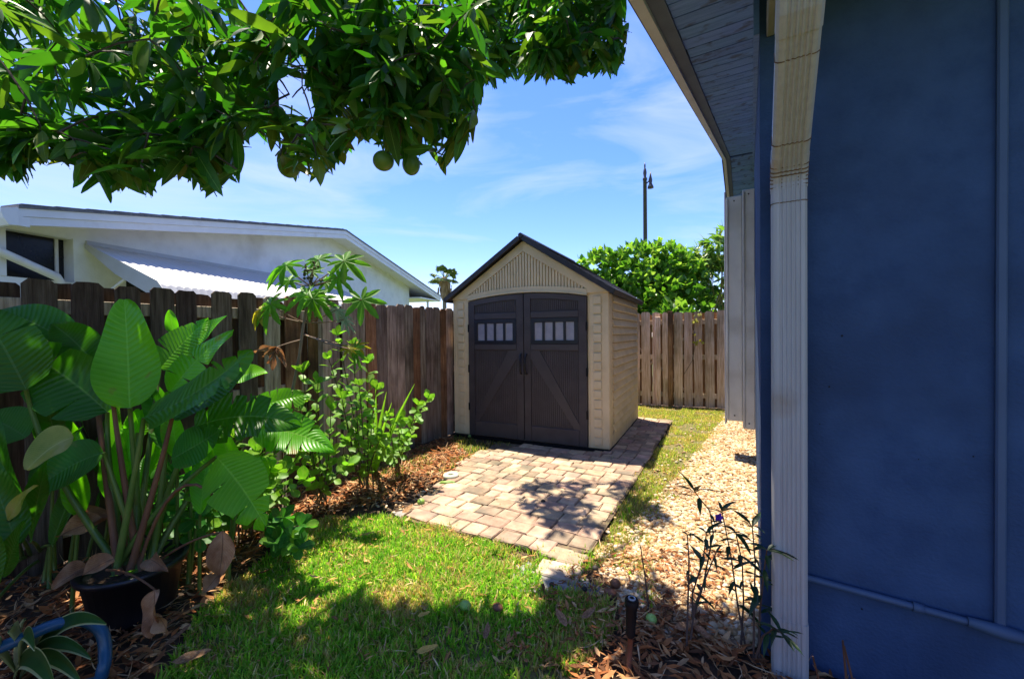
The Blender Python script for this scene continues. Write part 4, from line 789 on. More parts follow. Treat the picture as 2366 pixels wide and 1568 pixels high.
def ellip_leaf(nseg=3, fold=.18, obov=.62):
    """leaf of unit length along +y, unit width, a low mesh for crowns."""
    V = []; 
    for j in range(nseg+1):
        t = j/nseg; w_ = max(.04, math.sin(math.pi*min(1, t**obov if obov < 1 else t))**.8)*.5 if 0 < j < nseg else .05
        V += [(-w_, t, fold*w_), (0, t, 0), (w_, t, fold*w_)]
    T = []
    for j in range(nseg):
        for i in range(2): a = j*3+i; T += [(a, a+1, a+4), (a, a+4, a+3)]
    return np.array(V), np.array(T)
def orient(D, Zh):
    Y = D/np.linalg.norm(D, axis=1)[:, None]; X = np.cross(Y, Zh); X /= np.maximum(np.linalg.norm(X, axis=1), 1e-6)[:, None]; Z = np.cross(X, Y)
    return np.stack([X, Y, Z], 2)
def crown(name, parent, blobs, nclu, per, llen, lwid, pal, seed, up=.5, droop=0.0):
    """leaf rosettes on the shells of several lobes."""
    g = np.random.default_rng(seed); bl = np.array(blobs); wts = bl[:, 3]**2; ci = g.choice(len(bl), nclu, p=wts/wts.sum())
    d = g.normal(size=(nclu, 3)); d /= np.linalg.norm(d, axis=1)[:, None]; r = g.uniform(.45, 1.06, nclu)**.5
    C = bl[ci, :3] + d*(bl[ci, 3]*r)[:, None]*np.array([1, 1, .9]); A = d*.7+np.array([0, 0, up]); A /= np.linalg.norm(A, axis=1)[:, None]
    Dn = g.normal(size=(nclu, per, 3)); D = A[:, None]*.75+Dn*.55; D[:, :, 2] -= droop; D = D.reshape(-1, 3)
    P = np.repeat(C, per, 0)+g.normal(size=(nclu*per, 3))*.03; n = len(P); L = llen*g.uniform(.7, 1.25, n)
    Zh = np.array([0, 0, 1.])+g.normal(size=(n, 3))*.5; Mx = orient(D, Zh); Mx = Mx*np.stack([lwid*L/llen, L, lwid*L/llen], 1)[:, None, :]
    col = np.array(pal)[g.integers(0, len(pal), n)]*g.uniform(.7, 1.3, (n, 1))
    bv, bt = ellip_leaf(); V, T, CC = stamp(bv, bt, Mx, P, col); return np_mesh(name, V, T, M['bush'], CC, True, 'stuff', parent)
def woody(parent, base, tops, r0, m, name='trunk', seed=3):
    rr = random.Random(seed); base = np.array(base)
    for k, t in enumerate(tops):
        t = np.array(t); mid = base+(t-base)*.5+np.array([rr.uniform(-.15, .15), rr.uniform(-.15, .15), .1])
        MB().tube([base+np.array([rr.uniform(-.05, .05), rr.uniform(-.05, .05), 0]), mid, t], [r0, r0*.65, r0*.25], 7).build(name if k == 0 else 'branch', m, parent, True)
BG = [(.15, .31, .03), (.10, .25, .02), (.20, .37, .045), (.06, .17, .015), (.26, .40, .07)]
BS = thing('round_leaved_bush', (-3.1, 13.2, 0), 'big bright green round-leaved bush behind the pale fence', 'bush')
bl = [(-4.05, 12.6, 3.25, .75), (-3.2, 13.0, 3.25, .9), (-2.5, 13.4, 3.35, .85), (-2.0, 13.6, 3.0, .85), (-3.6, 12.6, 2.2, 1.0), (-2.7, 12.9, 2.3, 1.1), (-1.9, 13.2, 2.1, .9), (-4.3, 12.7, 2.3, .6), (-1.75, 11.6, 1.75, .45)]
crown('crown', BS, bl, 1250, 7, .20, .14, BG, 31); woody(BS, (-3.1, 13.2, 0), [b[:3] for b in bl], .12, M['bark'])
UM = thing('umbrella_tree', (-1.3, 14.2, 0), 'drooping fingered-leaf tree with yellow canes behind the fence, beside the round-leaved bush', 'tree')
bl2 = [(-1.55, 14.2, 3.6, .55), (-1.2, 14.3, 3.1, .6), (-.75, 14.4, 4.0, .6), (-.55, 14.5, 3.5, .6), (-.35, 14.5, 4.3, .55), (.1, 14.6, 3.6, .8), (-1.0, 14.4, 2.2, .5)]
crown('crown', UM, bl2, 330, 9, .30, .075, [(.13, .26, .04), (.09, .20, .025), (.20, .32, .07), (.24, .30, .06)], 32, up=.2, droop=.75)
woody(UM, (-1.3, 14.2, 0), [b[:3] for b in bl2[:5]], .05, M['bamboo'], 'cane', 5)
for k in range(9):
    x = -1.5+.16*k; MB().tube([(x, 13.6, 0), (x+R.uniform(-.1, .1), 13.6, 1.5), (x+R.uniform(-.3, .3), 13.6, R.uniform(2.6, 3.3))], [.025, .02, .008], 6).build('cane', M['bamboo'], UM, True)
HB = thing('low_hedge', (0, 15.6, 0), 'low lit hedge showing over the fence between the canes', 'hedge')
crown('foliage', HB, [(-1.5+.5*k, 15.6, 1.9+.3*(k % 2), .8) for k in range(6)], 300, 6, .2, .11, BG, 33); woody(HB, (0, 15.6, 0), [(-.8, 15.6, 1.8), (.6, 15.6, 1.8)], .06, M['bark'])
vp = P0b + D_*(.99/D_[0]+2.15)
VN = thing('yellow_vine', (vp[0], vp[1]-.06, .9), 'small yellow-green vine hanging on the pale fence', 'vine')
b = MB().tube([(vp[0], vp[1]-.07, 1.62), (vp[0]-.03, vp[1]-.07, 1.4), (vp[0]+.0, vp[1]-.07, 1.2), (vp[0]-.06, vp[1]-.07, .85), (vp[0]-.2, vp[1]-.07, .6)], .004, 5); b.build('stem', M['stem_w'], VN)
LM = {}
def leaf_piece(kind, seed=0):
    """shared single-leaf meshes of unit length along +y."""
    if (kind, seed) in LM: return LM[(kind, seed)]
    rr = random.Random(str((kind, seed))); b = MB()
    if kind == 'mango': ln = lambda t: .5*max(.03, math.sin(math.pi*t**.85)**.75)*.27; fold, bend, nt_ = .25, rr.uniform(-.45, -.05), 8
    elif kind == 'obov': ln = lambda t: .5*(.04+.98*max(0, math.sin(math.pi*t**1.45))**.62)*.62 if t < 1 else .03; fold, bend, nt_ = .16, rr.uniform(-.25, .15), 7
    elif kind == 'lance': ln = lambda t: .5*max(.02, math.sin(math.pi*t**.7))*.17; fold, bend, nt_ = .3, rr.uniform(-.6, -.1), 6
    elif kind == 'strap': ln = lambda t: .5*(.9-.25*t)*.11*(1 if t < .8 else max(.03, (1-t)/.2)); fold, bend, nt_ = .45, rr.uniform(-.35, -.1), 8
    wv = rr.uniform(0, 6)
    def fn(u, t):
        w_ = ln(t); y = t; z = bend*(t-.2)**2 + fold*abs(u)*w_ + .012*math.sin(t*9+wv)*abs(u)*(1 if u > 0 else -1)
        return (u*w_, y, z)
    b.grid(fn, 4, nt_); LM[(kind, seed)] = b.mesh('leaf', True); return LM[(kind, seed)]
def leaf(parent, kind, p, d, up, L, m, seed=None, wsc=1.0, name='leaf'):
    me = leaf_piece(kind, R.randrange(4) if seed is None else seed)
    o = bpy.data.objects.new(name, me); COL.objects.link(o); o.parent = parent; o.matrix_parent_inverse = WM[parent.name].inverted(); o.matrix_basis = frame(p, d, up, (L*wsc, L))
    if not me.materials: me.materials.append(m)
    o.material_slots[0].link = 'OBJECT'; o.material_slots[0].material = m; return o
for k in range(14):
    t = k/14; z = (1.64 if k < 8 else 1.22)+R.uniform(-.08, .1); leaf(VN, 'obov', (vp[0]+R.uniform(-.05, .1), vp[1]-.075, z), (R.uniform(-1, 1), -.4, R.uniform(-.8, .5)), (0, -1, .4), R.uniform(.06, .09), M['leaf_ky'])

# ================================================================== BIG-LEAVED POTTED PLANT (bird of paradise) AND POT
pc = gnd(312, 1418); PCX, PCY = pc[0], pc[1]
pt = thing('plant_pot', (PCX, PCY, 0), 'glossy black pot half hidden among dead leaves, holding the big-leaved plant', 'pot')
MB().lathe((PCX, PCY, 0), [(.145, 0.004), (.16, .03), (.195, .24), (.215, .243), (.218, .268), (.20, .272), (.19, .24), (.18, .225)], 28).build('pot_body', M['pot'], pt, True)
MB().lathe((PCX, PCY, .222), [(.182, 0), (.1, .012), (.02, .016)], 20).build('potting_soil', M['soil'], pt, True)
SP = thing('bird_of_paradise', (PCX, PCY, .24), 'large paddle-leaved plant rising from the black pot by the fence', 'plant')
def curve3(a, b, c, t): return a*(1-t)**2 + b*2*t*(1-t) + c*t*t
def big_leaf(parent, base, tip, width, m, bend=(0, 0, 0), nhint=None, fold=.25, tears=0, seed=0, wav=.035, name='leaf', shape=.72, ex=.72):
    if name.startswith('dead'): fold, wav, ex, width = fold*1.6, wav*1.5, 1.0, width*1.1
    rr = random.Random(seed); a = np.array(base); c = np.array(tip); L = np.linalg.norm(c-a); mid = (a+c)/2+np.array(bend)*L
    nh = nrm(EYEP-(a+c)/2) if nhint is None else np.array(nhint)
    ph = rr.uniform(0, 6)
    def fn(u, t, sq=None):
        p = curve3(a, mid, c, t); T = nrm(curve3(a, mid, c, min(1, t+.02))-curve3(a, mid, c, max(0, t-.02)))
        sd = nrm(np.cross(T, nh)); n_ = np.cross(sd, T)
        w_ = width*.44*max(.015, math.sin(math.pi*min(1, (t*.985+.012))**shape))**ex
        lat = -.10*abs(u)*L*.6
        return p + sd*u*w_ + n_*(fold*abs(u)**1.3*w_ + wav*L*math.sin(t*7+ph+u*1.5)*abs(u)) - T*lat*(.25-t*.2)
    b = MB()
    if not tears: b.grid(fn, 10, 22)
    else:
        cuts = sorted({0.0, 1.0, *[round(rr.uniform(.1, .92), 2) for _ in range(tears)]})
        for sgn in (-1, 1):
            for t0, t1 in zip(cuts, cuts[1:]):
                tm = (t0+t1)/2; sh = rr.uniform(-.02, .05)
                def f2(u, t, sgn=sgn, tm=tm, sh=sh):
                    tt = t+(tm-t)*.16*abs(u)**2+sh*abs(u)**2; q = fn(u, min(1, max(0, tt))); q[2] -= .05*L*abs(u)**2*rr_d; return q
                rr_d = rr.uniform(0, 1.2)
                b.grid(f2, 5, max(2, int(22*(t1-t0))), t0, t1, 0 if sgn > 0 else -1, 1 if sgn > 0 else 0)
    return b.build(name, m, parent, True)
def stalk(parent, p0, p1, sag, r0, r1, m, name='petiole'):
    p0 = np.array(p0); p1 = np.array(p1); mid = (p0+p1)/2+np.array(sag)
    return MB().tube([curve3(p0, mid, p1, k/8) for k in range(9)], [r0+(r1-r0)*k/8 for k in range(9)], 7).build(name, m, parent, True)
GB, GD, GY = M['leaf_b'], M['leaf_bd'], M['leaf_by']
toC = lambda dx, dy, dz=1.0: (lambda f: nrm(-FW*dz + RT*dx + UP*dy))(0)
# (base px, base Z), (tip px, tip Z), width, material, bend, normal, fold, tears
LVS = [((300, 942, 2.02), (288, 692, 2.10), .335, GB, (.02, 0, 0), toC(.1, .15), .10, 0),
       ((392, 905, 2.12), (541, 762, 2.28), .24, GB, (-.05, 0, .12), toC(-.35, .45), .16, 2),
       ((333, 965, 1.92), (582, 808, 1.86), .225, GD, (.05, 0, -.08), toC(-.25, .55), .30, 3),
       ((398, 965, 2.02), (566, 862, 2.10), .20, GD, (0, 0, .08), toC(-.2, .5), .25, 0),
       ((248, 952, 2.10), (28, 800, 2.0), .33, GD, (.0, 0, .13), toC(.35, .35), .22, 3),
       ((215, 835, 2.25), (118, 748, 2.15), .20, GD, (0, 0, .15), toC(.5, .6), .25, 0),
       ((225, 870, 2.35), (150, 770, 2.2), .16, GB, (0, 0, .1), toC(-.2, 1.2), .2, 0),
       ((60, 900, 1.95), (-60, 700, 1.9), .30, GD, (.05, 0, .1), toC(.6, .5), .2, 3),
       ((170, 800, 2.2), (-10, 715, 2.15), .22, GD, (.0, 0, .12), toC(.3, .9), .25, 0),
       ((400, 768, 2.6), (392, 716, 2.6), .085, GB, (0, 0, 0), toC(.1, .1), .1, 0),
       ((370, 850, 2.45), (482, 735, 2.55), .26, GB, (0, 0, .05), toC(.2, .9), .15, 5),
       ((440, 800, 2.6), (524, 730, 2.6), .15, GB, (0, 0, .05), toC(-.1, .9), .2, 0),
       ((520, 880, 2.5), (618, 862, 2.5), .16, GB, (0, 0, .12), toC(.1, 1.4), .15, 0),
       ((450, 985, 2.08), (700, 985, 2.25), .27, GD, (0, 0, .22), toC(-.1, .7), .35, 9),
       ((500, 1055, 2.02), (612, 1212, 1.93), .27, GB, (.02, 0, .10), toC(.35, .25), .15, 4),
       ((585, 990, 2.35), (772, 1040, 2.4), .26, GB, (0, 0, .16), toC(.15, 1.0), .3, 4),
       ((560, 960, 2.5), (715, 915, 2.6), .20, GB, (0, 0, .14), toC(.1, .9), .25, 7),
       ((395, 1060, 1.98), (520, 985, 2.05), .22, GD, (0, 0, -.05), toC(-.3, .5), .2, 3),
       ((240, 1045, 2.0), (70, 1140, 1.9), .22, GD, (0, 0, .16), toC(.15, .6), .25, 0),
       ((170, 1010, 1.78), (62, 1085, 1.70), .16, GY, (0, 0, .25), toC(.1, .7), .35, 0),
       ((520, 1150, 2.2), (640, 1060, 2.3), .20, GB, (0, 0, .1), toC(.1, .8), .25, 4),
       ((60, 1010, 2.0), (-40, 960, 2.0), .2, GD, (0, 0, .1), toC(.1, .8), .2, 0),
       ((40, 1260, 1.7), (-40, 1040, 1.75), .16, GD, (0, 0, .0), toC(.3, .3), .2, 0)]
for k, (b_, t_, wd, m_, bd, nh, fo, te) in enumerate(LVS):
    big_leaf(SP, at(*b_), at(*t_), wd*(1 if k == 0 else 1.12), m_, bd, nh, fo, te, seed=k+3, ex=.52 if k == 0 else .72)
for k, (px, py, Z, sx) in enumerate([(262, 935, 2.06, -.02), (300, 942, 2.03, 0), (333, 965, 1.94, .02), (392, 905, 2.12, .03), (248, 952, 2.10, -.05), (398, 965, 2.03, .03), (450, 985, 2.08, -.02), (500, 1055, 2.02, -.05), (240, 1045, 2.0, -.03), (370, 850, 2.45, 0), (215, 835, 2.25, -.02), (585, 990, 2.35, -.08), (60, 900, 1.95, -.15), (318, 1000, 2.2, 0)]):
    tgt = at(px, py, Z); a = k*2.4; b0_ = np.array([PCX+.07*math.cos(a), PCY+.07*math.sin(a), .235])
    stalk(SP, b0_, tgt, (RT[0]*sx, RT[1]*sx, .06), .017, .009, M['petiole'] if k % 5 else M['petiole_r'])
# dead hanging leaves, arching red stalk
stalk(SP, (PCX+.05, PCY, .24), at(505, 1155, 1.95), tuple(np.array([-.02, 0, .42])), .009, .006, M['petiole_r'])
big_leaf(SP, at(515, 1225, 1.9), at(505, 1335, 1.88), .11, M['dry'], (.1, 0, .0), toC(.5, .2), .5, 0, 41, .05, 'dead_leaf')
big_leaf(SP, at(505, 1325, 1.88), at(468, 1370, 1.83), .07, M['dry'], (.1, 0, .0), toC(.2, .5), .5, 0, 42, .05, 'dead_leaf')
stalk(SP, (PCX+.12, PCY+.02, .25), at(515, 1228, 1.9), (.0, 0, .06), .006, .004, M['petiole_r'])
big_leaf(SP, at(358, 1362, 1.72), at(352, 1470, 1.68), .075, M['dry'], (.05, 0, 0), toC(.1, .1), .6, 0, 43, .09, 'dead_leaf')
big_leaf(SP, at(362, 1415, 1.70), at(392, 1462, 1.68), .06, M['dry'], (.05, 0, 0), toC(-.3, .3), .5, 0, 44, .09, 'dead_leaf')
stalk(SP, (PCX, PCY-.1, .27), at(358, 1362, 1.72), (.0, 0, .05), .005, .004, M['petiole_r'])
for k, (b_, t_, wd) in enumerate([((240, 1200, 2.1), (130, 1240, 2.0), .1), ((262, 1290, 1.9), (190, 1330, 1.8), .09), ((200, 1310, 1.85), (120, 1360, 1.75), .09), ((255, 1195, 2.1), (160, 1220, 2.2), .12), ((345, 1290, 1.95), (385, 1320, 1.9), .08), ((300, 1180, 2.15), (275, 1330, 2.05), .08)]):
    big_leaf(SP, at(*b_), at(*t_), wd, M['dry'], (0, 0, .1), toC(.2, .6), .5, 0, 50+k, .07, 'dead_leaf')
for k in range(16):
    a = R.uniform(0, 6.28); leaf(SP, 'obov', (PCX+.12*math.cos(a), PCY+.12*math.sin(a), .26), (math.cos(a), math.sin(a), .6), (0, 0, 1), R.uniform(.04, .07), M['leaf_c'], name='sprout_leaf')

# second, darker clump at the fence
DP = thing('dark_leaved_clump', gnd(60, 1300), 'shaded clump of long dark leaves at the fence beside the big-leaved plant', 'plant')
g0 = gnd(60, 1300)
RU = random.Random(15)
UND = [(lambda x, y, z: (x, y, z, x+RU.uniform(-110, 110), y-RU.uniform(90, 190), z+RU.uniform(-.15, .2), RU.uniform(.09, .16)))(RU.uniform(-40, 420), RU.uniform(1040, 1230), RU.uniform(2.25, 2.75)) for _ in range(26)] + [(lambda x, y, z: (x, y, z, x+RU.uniform(-70, 110), y-RU.uniform(110, 200), z+RU.uniform(-.1, .15), RU.uniform(.10, .15)))(RU.uniform(60, 560), RU.uniform(1010, 1200), RU.uniform(2.05, 2.4)) for _ in range(16)]
for k, (bx, by, Z, tx, ty, tz, wd) in enumerate(UND + [(40, 1230, 1.9, -30, 930, 1.85, .14), (90, 1180, 2.1, 130, 1000, 2.2, .12), (20, 1200, 1.7, 85, 1120, 1.6, .055), (70, 1250, 1.9, 110, 1060, 1.8, .10), (120, 1260, 2.1, 180, 1110, 2.2, .1), (10, 1330, 1.7, 60, 1200, 1.65, .09), (60, 1180, 2.2, 190, 985, 2.3, .06), (-20, 1400, 1.6, -10, 1200, 1.6, .1)]):
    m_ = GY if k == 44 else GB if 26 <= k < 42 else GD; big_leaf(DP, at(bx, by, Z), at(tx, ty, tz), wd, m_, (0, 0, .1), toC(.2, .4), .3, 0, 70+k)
    q0 = at(bx, by, Z); q0 = g0 if k >= 42 else np.array([q0[0]*.92+g0[0]*.08, q0[1]*.92+g0[1]*.08, 0])
    stalk(DP, q0+np.array([R.uniform(-.08, .08), R.uniform(-.08, .08), 0]), at(bx, by, Z), (0, 0, .05), .010, .006, M['petiole'])

# ================================================================== CASTOR PLANT
CZ = 3.15
cb = gnd(655, 1130); cb = at(655, 1130, CZ); cb[2] = 0
CS = thing('castor_plant', cb, 'lanky plant with star-shaped leaves and seed spikes in front of the fence', 'plant')
def castor_mesh(seed, droop):
    rr = random.Random(seed); b = MB(); P = [(0, 0, 0)]; n = 8; rim = []
    for k in range(n):
        a = math.radians(-150+300*k/(n-1)); ln = (1-.38*abs(math.cos(a/2+math.pi/2))**1.5)*rr.uniform(.95, 1.15)
        st = math.radians(300/(n-1))
        if k == 0: rim.append((a-st*.6, .16))
        rim += [(a-.24, ln*.50), (a-.2, ln*.68), (a-.075, ln*.9), (a, ln), (a+.075, ln*.9), (a+.2, ln*.68), (a+.24, ln*.50)]
        rim.append((a+st*.5, .36 if k < n-1 else .16))
    for a, r in rim:
        rip = .05*math.cos(a*8*1.05)*r
        P.append((r*math.sin(a), r*math.cos(a), -droop*r*r + rip))
    b.add(P, [(0, i, i+1) for i in range(1, len(rim))]); return b.mesh('leaf')
KM = [castor_mesh(s, dq) for s, dq in ((1, .15), (2, .3), (3, .55), (4, .9))]
def kleaf(px, py, Z, r, ang, nh, m='leaf_k', k=0, name='leaf', sq=1.0):
    """leaf centred at the petiole joint, middle lobe pointing at screen angle ang (0 = up, clockwise)."""
    p = at(px, py, Z); nh = np.array(nh); d = RT*math.sin(math.radians(ang))+UP*math.cos(math.radians(ang)); d = d-nh*(d@nh)
    o = bpy.data.objects.new(name, KM[k]); COL.objects.link(o); o.parent = CS; o.matrix_parent_inverse = WM[CS.name].inverted(); o.matrix_basis = frame(p, d, nh, (r*sq*1.06, r*1.06))
    if not KM[k].materials: KM[k].materials.append(M['leaf_k'])
    o.material_slots[0].link = 'OBJECT'; o.material_slots[0].material = M[m]; return p
stem = [cb, at(660, 1000, CZ), at(678, 890, CZ), at(692, 820, CZ), at(702, 745, CZ), at(712, 690, CZ), at(716, 655, CZ)]
MB().tube(stem, [.014, .013, .012, .011, .011, .009, .006], 8).build('stem', M['stem_k'], CS, True)
J = dict(a=at(702, 745, CZ), b=at(712, 690, CZ), c=at(700, 772, CZ), d=at(716, 660, CZ), e=at(697, 785, CZ))
for (px, py, Z, r, ang, nh, m_, k, j, sq) in [
        (836, 692, 3.1, .185, 160, toC(.1, .35), 'leaf_k', 0, 'b', 1), (795, 603, 3.2, .20, 110, toC(.1, .75), 'leaf_k', 1, 'd', 1), (780, 640, 3.15, .16, 150, toC(.2, .4), 'leaf_k', 1, 'd', .8),
        (735, 600, 3.3, .17, -40, toC(-.1, .95), 'leaf_k', 1, 'd', 1), (660, 612, 3.05, .20, -125, toC(-.2, .9), 'leaf_k', 2, 'd', .8), (668, 648, 3.1, .13, -120, toC(-.1, .8), 'leaf_k', 1, 'd', .9),
        (708, 680, 3.05, .18, -150, toC(.0, .6), 'leaf_k', 1, 'b', .9), (738, 690, 3.1, .17, 130, toC(.2, .5), 'leaf_k', 1, 'b', .8), (752, 652, 3.2, .12, 100, toC(.1, .6), 'leaf_k', 0, 'd', .8), (722, 690, 3.0, .15, 175, toC(.0, .35), 'leaf_k', 2, 'b', .8),
        (625, 702, 3.0, .19, -150, toC(-.2, .5), 'leaf_k', 2, 'a', .85), (600, 715, 3.02, .15, -130, toC(-.3, .5), 'leaf_ky', 3, 'a', .7), (720, 628, 3.2, .10, 20, toC(.1, .8), 'leaf_k', 0, 'd', 1),
        (778, 715, 3.1, .14, 130, toC(.1, .6), 'leaf_kp', 3, 'a', .5), (795, 738, 3.1, .13, 150, toC(.2, .6), 'leaf_kp', 3, 'a', .5),
        (818, 800, 3.05, .13, 60, toC(.3, .6), 'leaf_ky', 3, 'c', .6), (822, 808, 3.0, .16, 175, toC(-.2, .3), 'leaf_k', 3, 'c', .45), (808, 806, 3.0, .11, -70, toC(-.2, .5), 'leaf_ky', 2, 'c', .6)]:
    p = kleaf(px, py, Z, r, ang, nh, m_, k, sq=sq); stalk(CS, J[j], p, (0, 0, -.02), .0055, .0035, M['stem_p'])
    
# brown withered leaf on its bare petiole
p = at(640, 802, 3.05); stalk(CS, J['e'], p, (0, 0, .01), .0055, .0035, M['stem_p'])
for k in range(6):
    big_leaf(CS, p, p+RT*(-.10+.035*k)-UP*(.07+.05*(k % 3)), .04, M['dry'], (0, 0, .15), toC(.2*k-.5, .5), .6, 0, 80+k, .12, 'withered_leaf')
big_leaf(CS, p, p-RT*.17-UP*.035, .035, M['dry'], (0, 0, .1), toC(0, .8), .6, 0, 88, .1, 'withered_leaf')
for sp0, sp1 in ((at(716, 655, CZ), at(705, 610, CZ)), (at(716, 655, CZ), at(728, 605, CZ)), (at(714, 670, CZ), at(735, 640, CZ))):
    s_ = MB().tube([sp0, sp1], .004, 5).build('seed_spike', M['stem_p'], CS)
    for k in range(9):
        q = np.array(sp0)+(np.array(sp1)-np.array(sp0))*(.25+.75*R.random())+np.array([R.uniform(-.035, .035) for _ in range(3)])
        b = MB().ball(q, .011, 7, 5); b.build('seed_pod', M['pod'], s_)

# ================================================================== ROUND-LEAVED SHRUBS
def shrub(base, stems, label, ml, group, lsize=(.07, .11), every=.078, seed=0):
    rr = random.Random(seed); t = thing('round_leaved_shrub', base, label, 'shrub', group); base = np.array(base)
    for tip, sag in stems:
        tip = np.array(tip); mid = (base+tip)/2+np.array([rr.uniform(-.05, .05), rr.uniform(-.05, .05), sag]); b0_ = base+np.array([rr.uniform(-.08, .08), rr.uniform(-.08, .08), 0]); L = np.linalg.norm(tip-base)
        P = [curve3(b0_, mid, tip, k/7) for k in range(8)]; MB().tube(P, [.008-.0007*k for k in range(8)], 5).build('stem', M['stem_w'], t, True)
        n = max(3, int(L*.75/every)); ph = rr.uniform(0, 3)
        for k in range(n):
            tt = .28+.72*k/max(1, n-1); p = curve3(b0_, mid, tip, tt); T = nrm(curve3(b0_, mid, tip, min(1, tt+.03))-curve3(b0_, mid, tip, tt-.03))
            A = nrm(np.cross(T, (.2, .3, .9) if abs(T[2]) < .95 else (1, 0, 0))); B_ = np.cross(T, A); ph += 1.57+rr.uniform(-.3, .3)
            for s in (0, math.pi):
                o_ = A*math.cos(ph+s)+B_*math.sin(ph+s); d = o_*rr.uniform(.6, 1.0)+T*rr.uniform(.25, .8)+np.array([0, 0, rr.uniform(-.15, .3)])
                up = T*.8+np.array([rr.uniform(-.4, .4), rr.uniform(-.4, .4), .5]); m_ = ml if rr.random() < .85 else M['leaf_c']
                leaf(t, 'obov', p, d, up, rr.uniform(*lsize), m_)
        for s in (-.5, .5): leaf(t, 'obov', tip, T+A*s, B_, rr.uniform(*lsize)*.9, ml)
    return t
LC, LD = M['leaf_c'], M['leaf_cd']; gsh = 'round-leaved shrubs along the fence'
b1 = gnd(845, 1125)
shrub(b1, [(at(780, 775, 3.55), .1), (at(815, 800, 3.5), .05), (at(850, 840, 3.45), .0), (at(760, 830, 3.5), .1), (at(870, 900, 3.4), .05), (at(830, 890, 3.3), .05), (at(790, 920, 3.3), .05), (at(850, 990, 3.3), 0), (at(880, 1010, 3.3), .05), (at(800, 1020, 3.2), 0)], 'tall bright green round-leaved shrub under the yellow castor leaf by the fence', LC, gsh, seed=1)
b2 = gnd(905, 1085)
shrub(b2, [(at(988, 920, 3.75), .12), (at(965, 935, 3.7), .1), (at(930, 970, 3.65), .08), (at(900, 960, 3.6), .1), (at(945, 1010, 3.6), .05), (at(885, 1030, 3.5), .05)], 'low round-leaved shrub leaning from the fence towards the shed', LC, gsh, seed=2)
b3 = gnd(735, 1165)
shrub(b3, [(at(700, 860, 3.1), .08), (at(735, 885, 3.1), .05), (at(765, 945, 3.1), .05), (at(690, 930, 3.0), .1), (at(720, 1000, 3.0), .05), (at(760, 1050, 3.0), .05), (at(800, 1075, 3.0), .05), (at(680, 1040, 2.9), .05)], 'round-leaved shrub below the castor plant with loose open branches', LC, gsh, seed=3)
b4 = gnd(650, 1255)
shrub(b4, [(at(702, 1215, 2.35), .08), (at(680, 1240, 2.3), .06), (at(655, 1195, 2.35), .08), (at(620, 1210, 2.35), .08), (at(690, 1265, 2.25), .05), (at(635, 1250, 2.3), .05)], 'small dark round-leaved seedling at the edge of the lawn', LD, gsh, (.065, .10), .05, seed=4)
b5 = gnd(600, 1200)
shrub(b5, [(at(560, 960, 2.75), .08), (at(610, 985, 2.75), .08), (at(650, 1010, 2.8), .08), (at(690, 1050, 2.8), .05), (at(580, 1060, 2.6), .05), (at(640, 1090, 2.6), .05), (at(700, 1110, 2.7), .05), (at(540, 1100, 2.5), .05), (at(610, 1130, 2.5), .05)], 'dense round-leaved shrub behind the drooping paddle leaves', LC, gsh, seed=5)
b6 = gnd(480, 1225)
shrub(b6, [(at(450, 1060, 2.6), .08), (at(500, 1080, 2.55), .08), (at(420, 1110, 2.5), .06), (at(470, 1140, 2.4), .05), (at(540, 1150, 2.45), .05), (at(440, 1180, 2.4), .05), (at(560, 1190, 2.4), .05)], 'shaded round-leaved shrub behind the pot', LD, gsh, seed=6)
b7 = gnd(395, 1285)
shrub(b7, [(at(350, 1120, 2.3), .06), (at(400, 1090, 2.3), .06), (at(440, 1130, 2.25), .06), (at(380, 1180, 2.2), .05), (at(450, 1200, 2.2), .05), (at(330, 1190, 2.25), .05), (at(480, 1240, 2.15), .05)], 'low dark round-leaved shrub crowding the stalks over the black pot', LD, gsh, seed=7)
b8 = gnd(560, 1235)
shrub(b8, [(at(540, 1010, 2.65), .06), (at(590, 1040, 2.6), .06), (at(620, 1090, 2.55), .06), (at(530, 1080, 2.5), .05), (at(560, 1130, 2.4), .05), (at(600, 1160, 2.4), .05)], 'leafy round-leaved shrub tucked behind the torn drooping paddle leaf', LC, gsh, seed=8)
# strap-leaved plant
STp = thing('strap_leaved_plant', gnd(862, 1095), 'upright plant with long stiff strap leaves in the bright shrub', 'plant')
s0 = gnd(862, 1095)
for (px, py, Z, wd) in ((958, 887, 3.45, .05), (893, 905, 3.4, .05), (868, 890, 3.5, .045), (905, 930, 3.5, .045), (925, 940, 3.6, .03)):
    big_leaf(STp, s0+np.array([R.uniform(-.03, .03), R.uniform(-.03, .03), 0]), at(px, py, Z), wd, M['leaf_c'] if wd > .03 else M['leaf_cd'], (0, 0, .04), toC(.3, .4), .7, 0, int(px), .0, shape=.45)

# ================================================================== VARIEGATED PLANT, BLUE HOSE
v0 = gnd(55, 1560)
VP = thing('variegated_plant', v0, 'low plant with cream-edged green strap leaves beside the blue hose', 'plant')
for k, (px, py, Z, wd) in enumerate([(245, 1440, 1.50, .06), (210, 1520, 1.45, .05), (60, 1430, 1.55, .04), (110, 1440, 1.6, .05), (190, 1580, 1.35, .05), (20, 1460, 1.4, .05), (-30, 1500, 1.4, .05), (130, 1600, 1.3, .06), (80, 1500, 1.3, .045)]):
    tp = at(px, py, Z); tp[2] = max(tp[2], .06); b_ = v0+np.array([R.uniform(-.03, .03), R.uniform(-.03, .03), 0])
    lf_ = big_leaf(VP, b_, tp, wd, M['varieg'], (0, 0, .28), toC(.1, .8), .4, 0, 90+k, .0)
    big_leaf(lf_, b_-np.array([0, 0, .004]), tp-np.array([0, 0, .003]), wd*1.28, M['cream_edge'], (0, 0, .28), toC(.1, .8), .4, 0, 90+k, .0, name='leaf_margin')
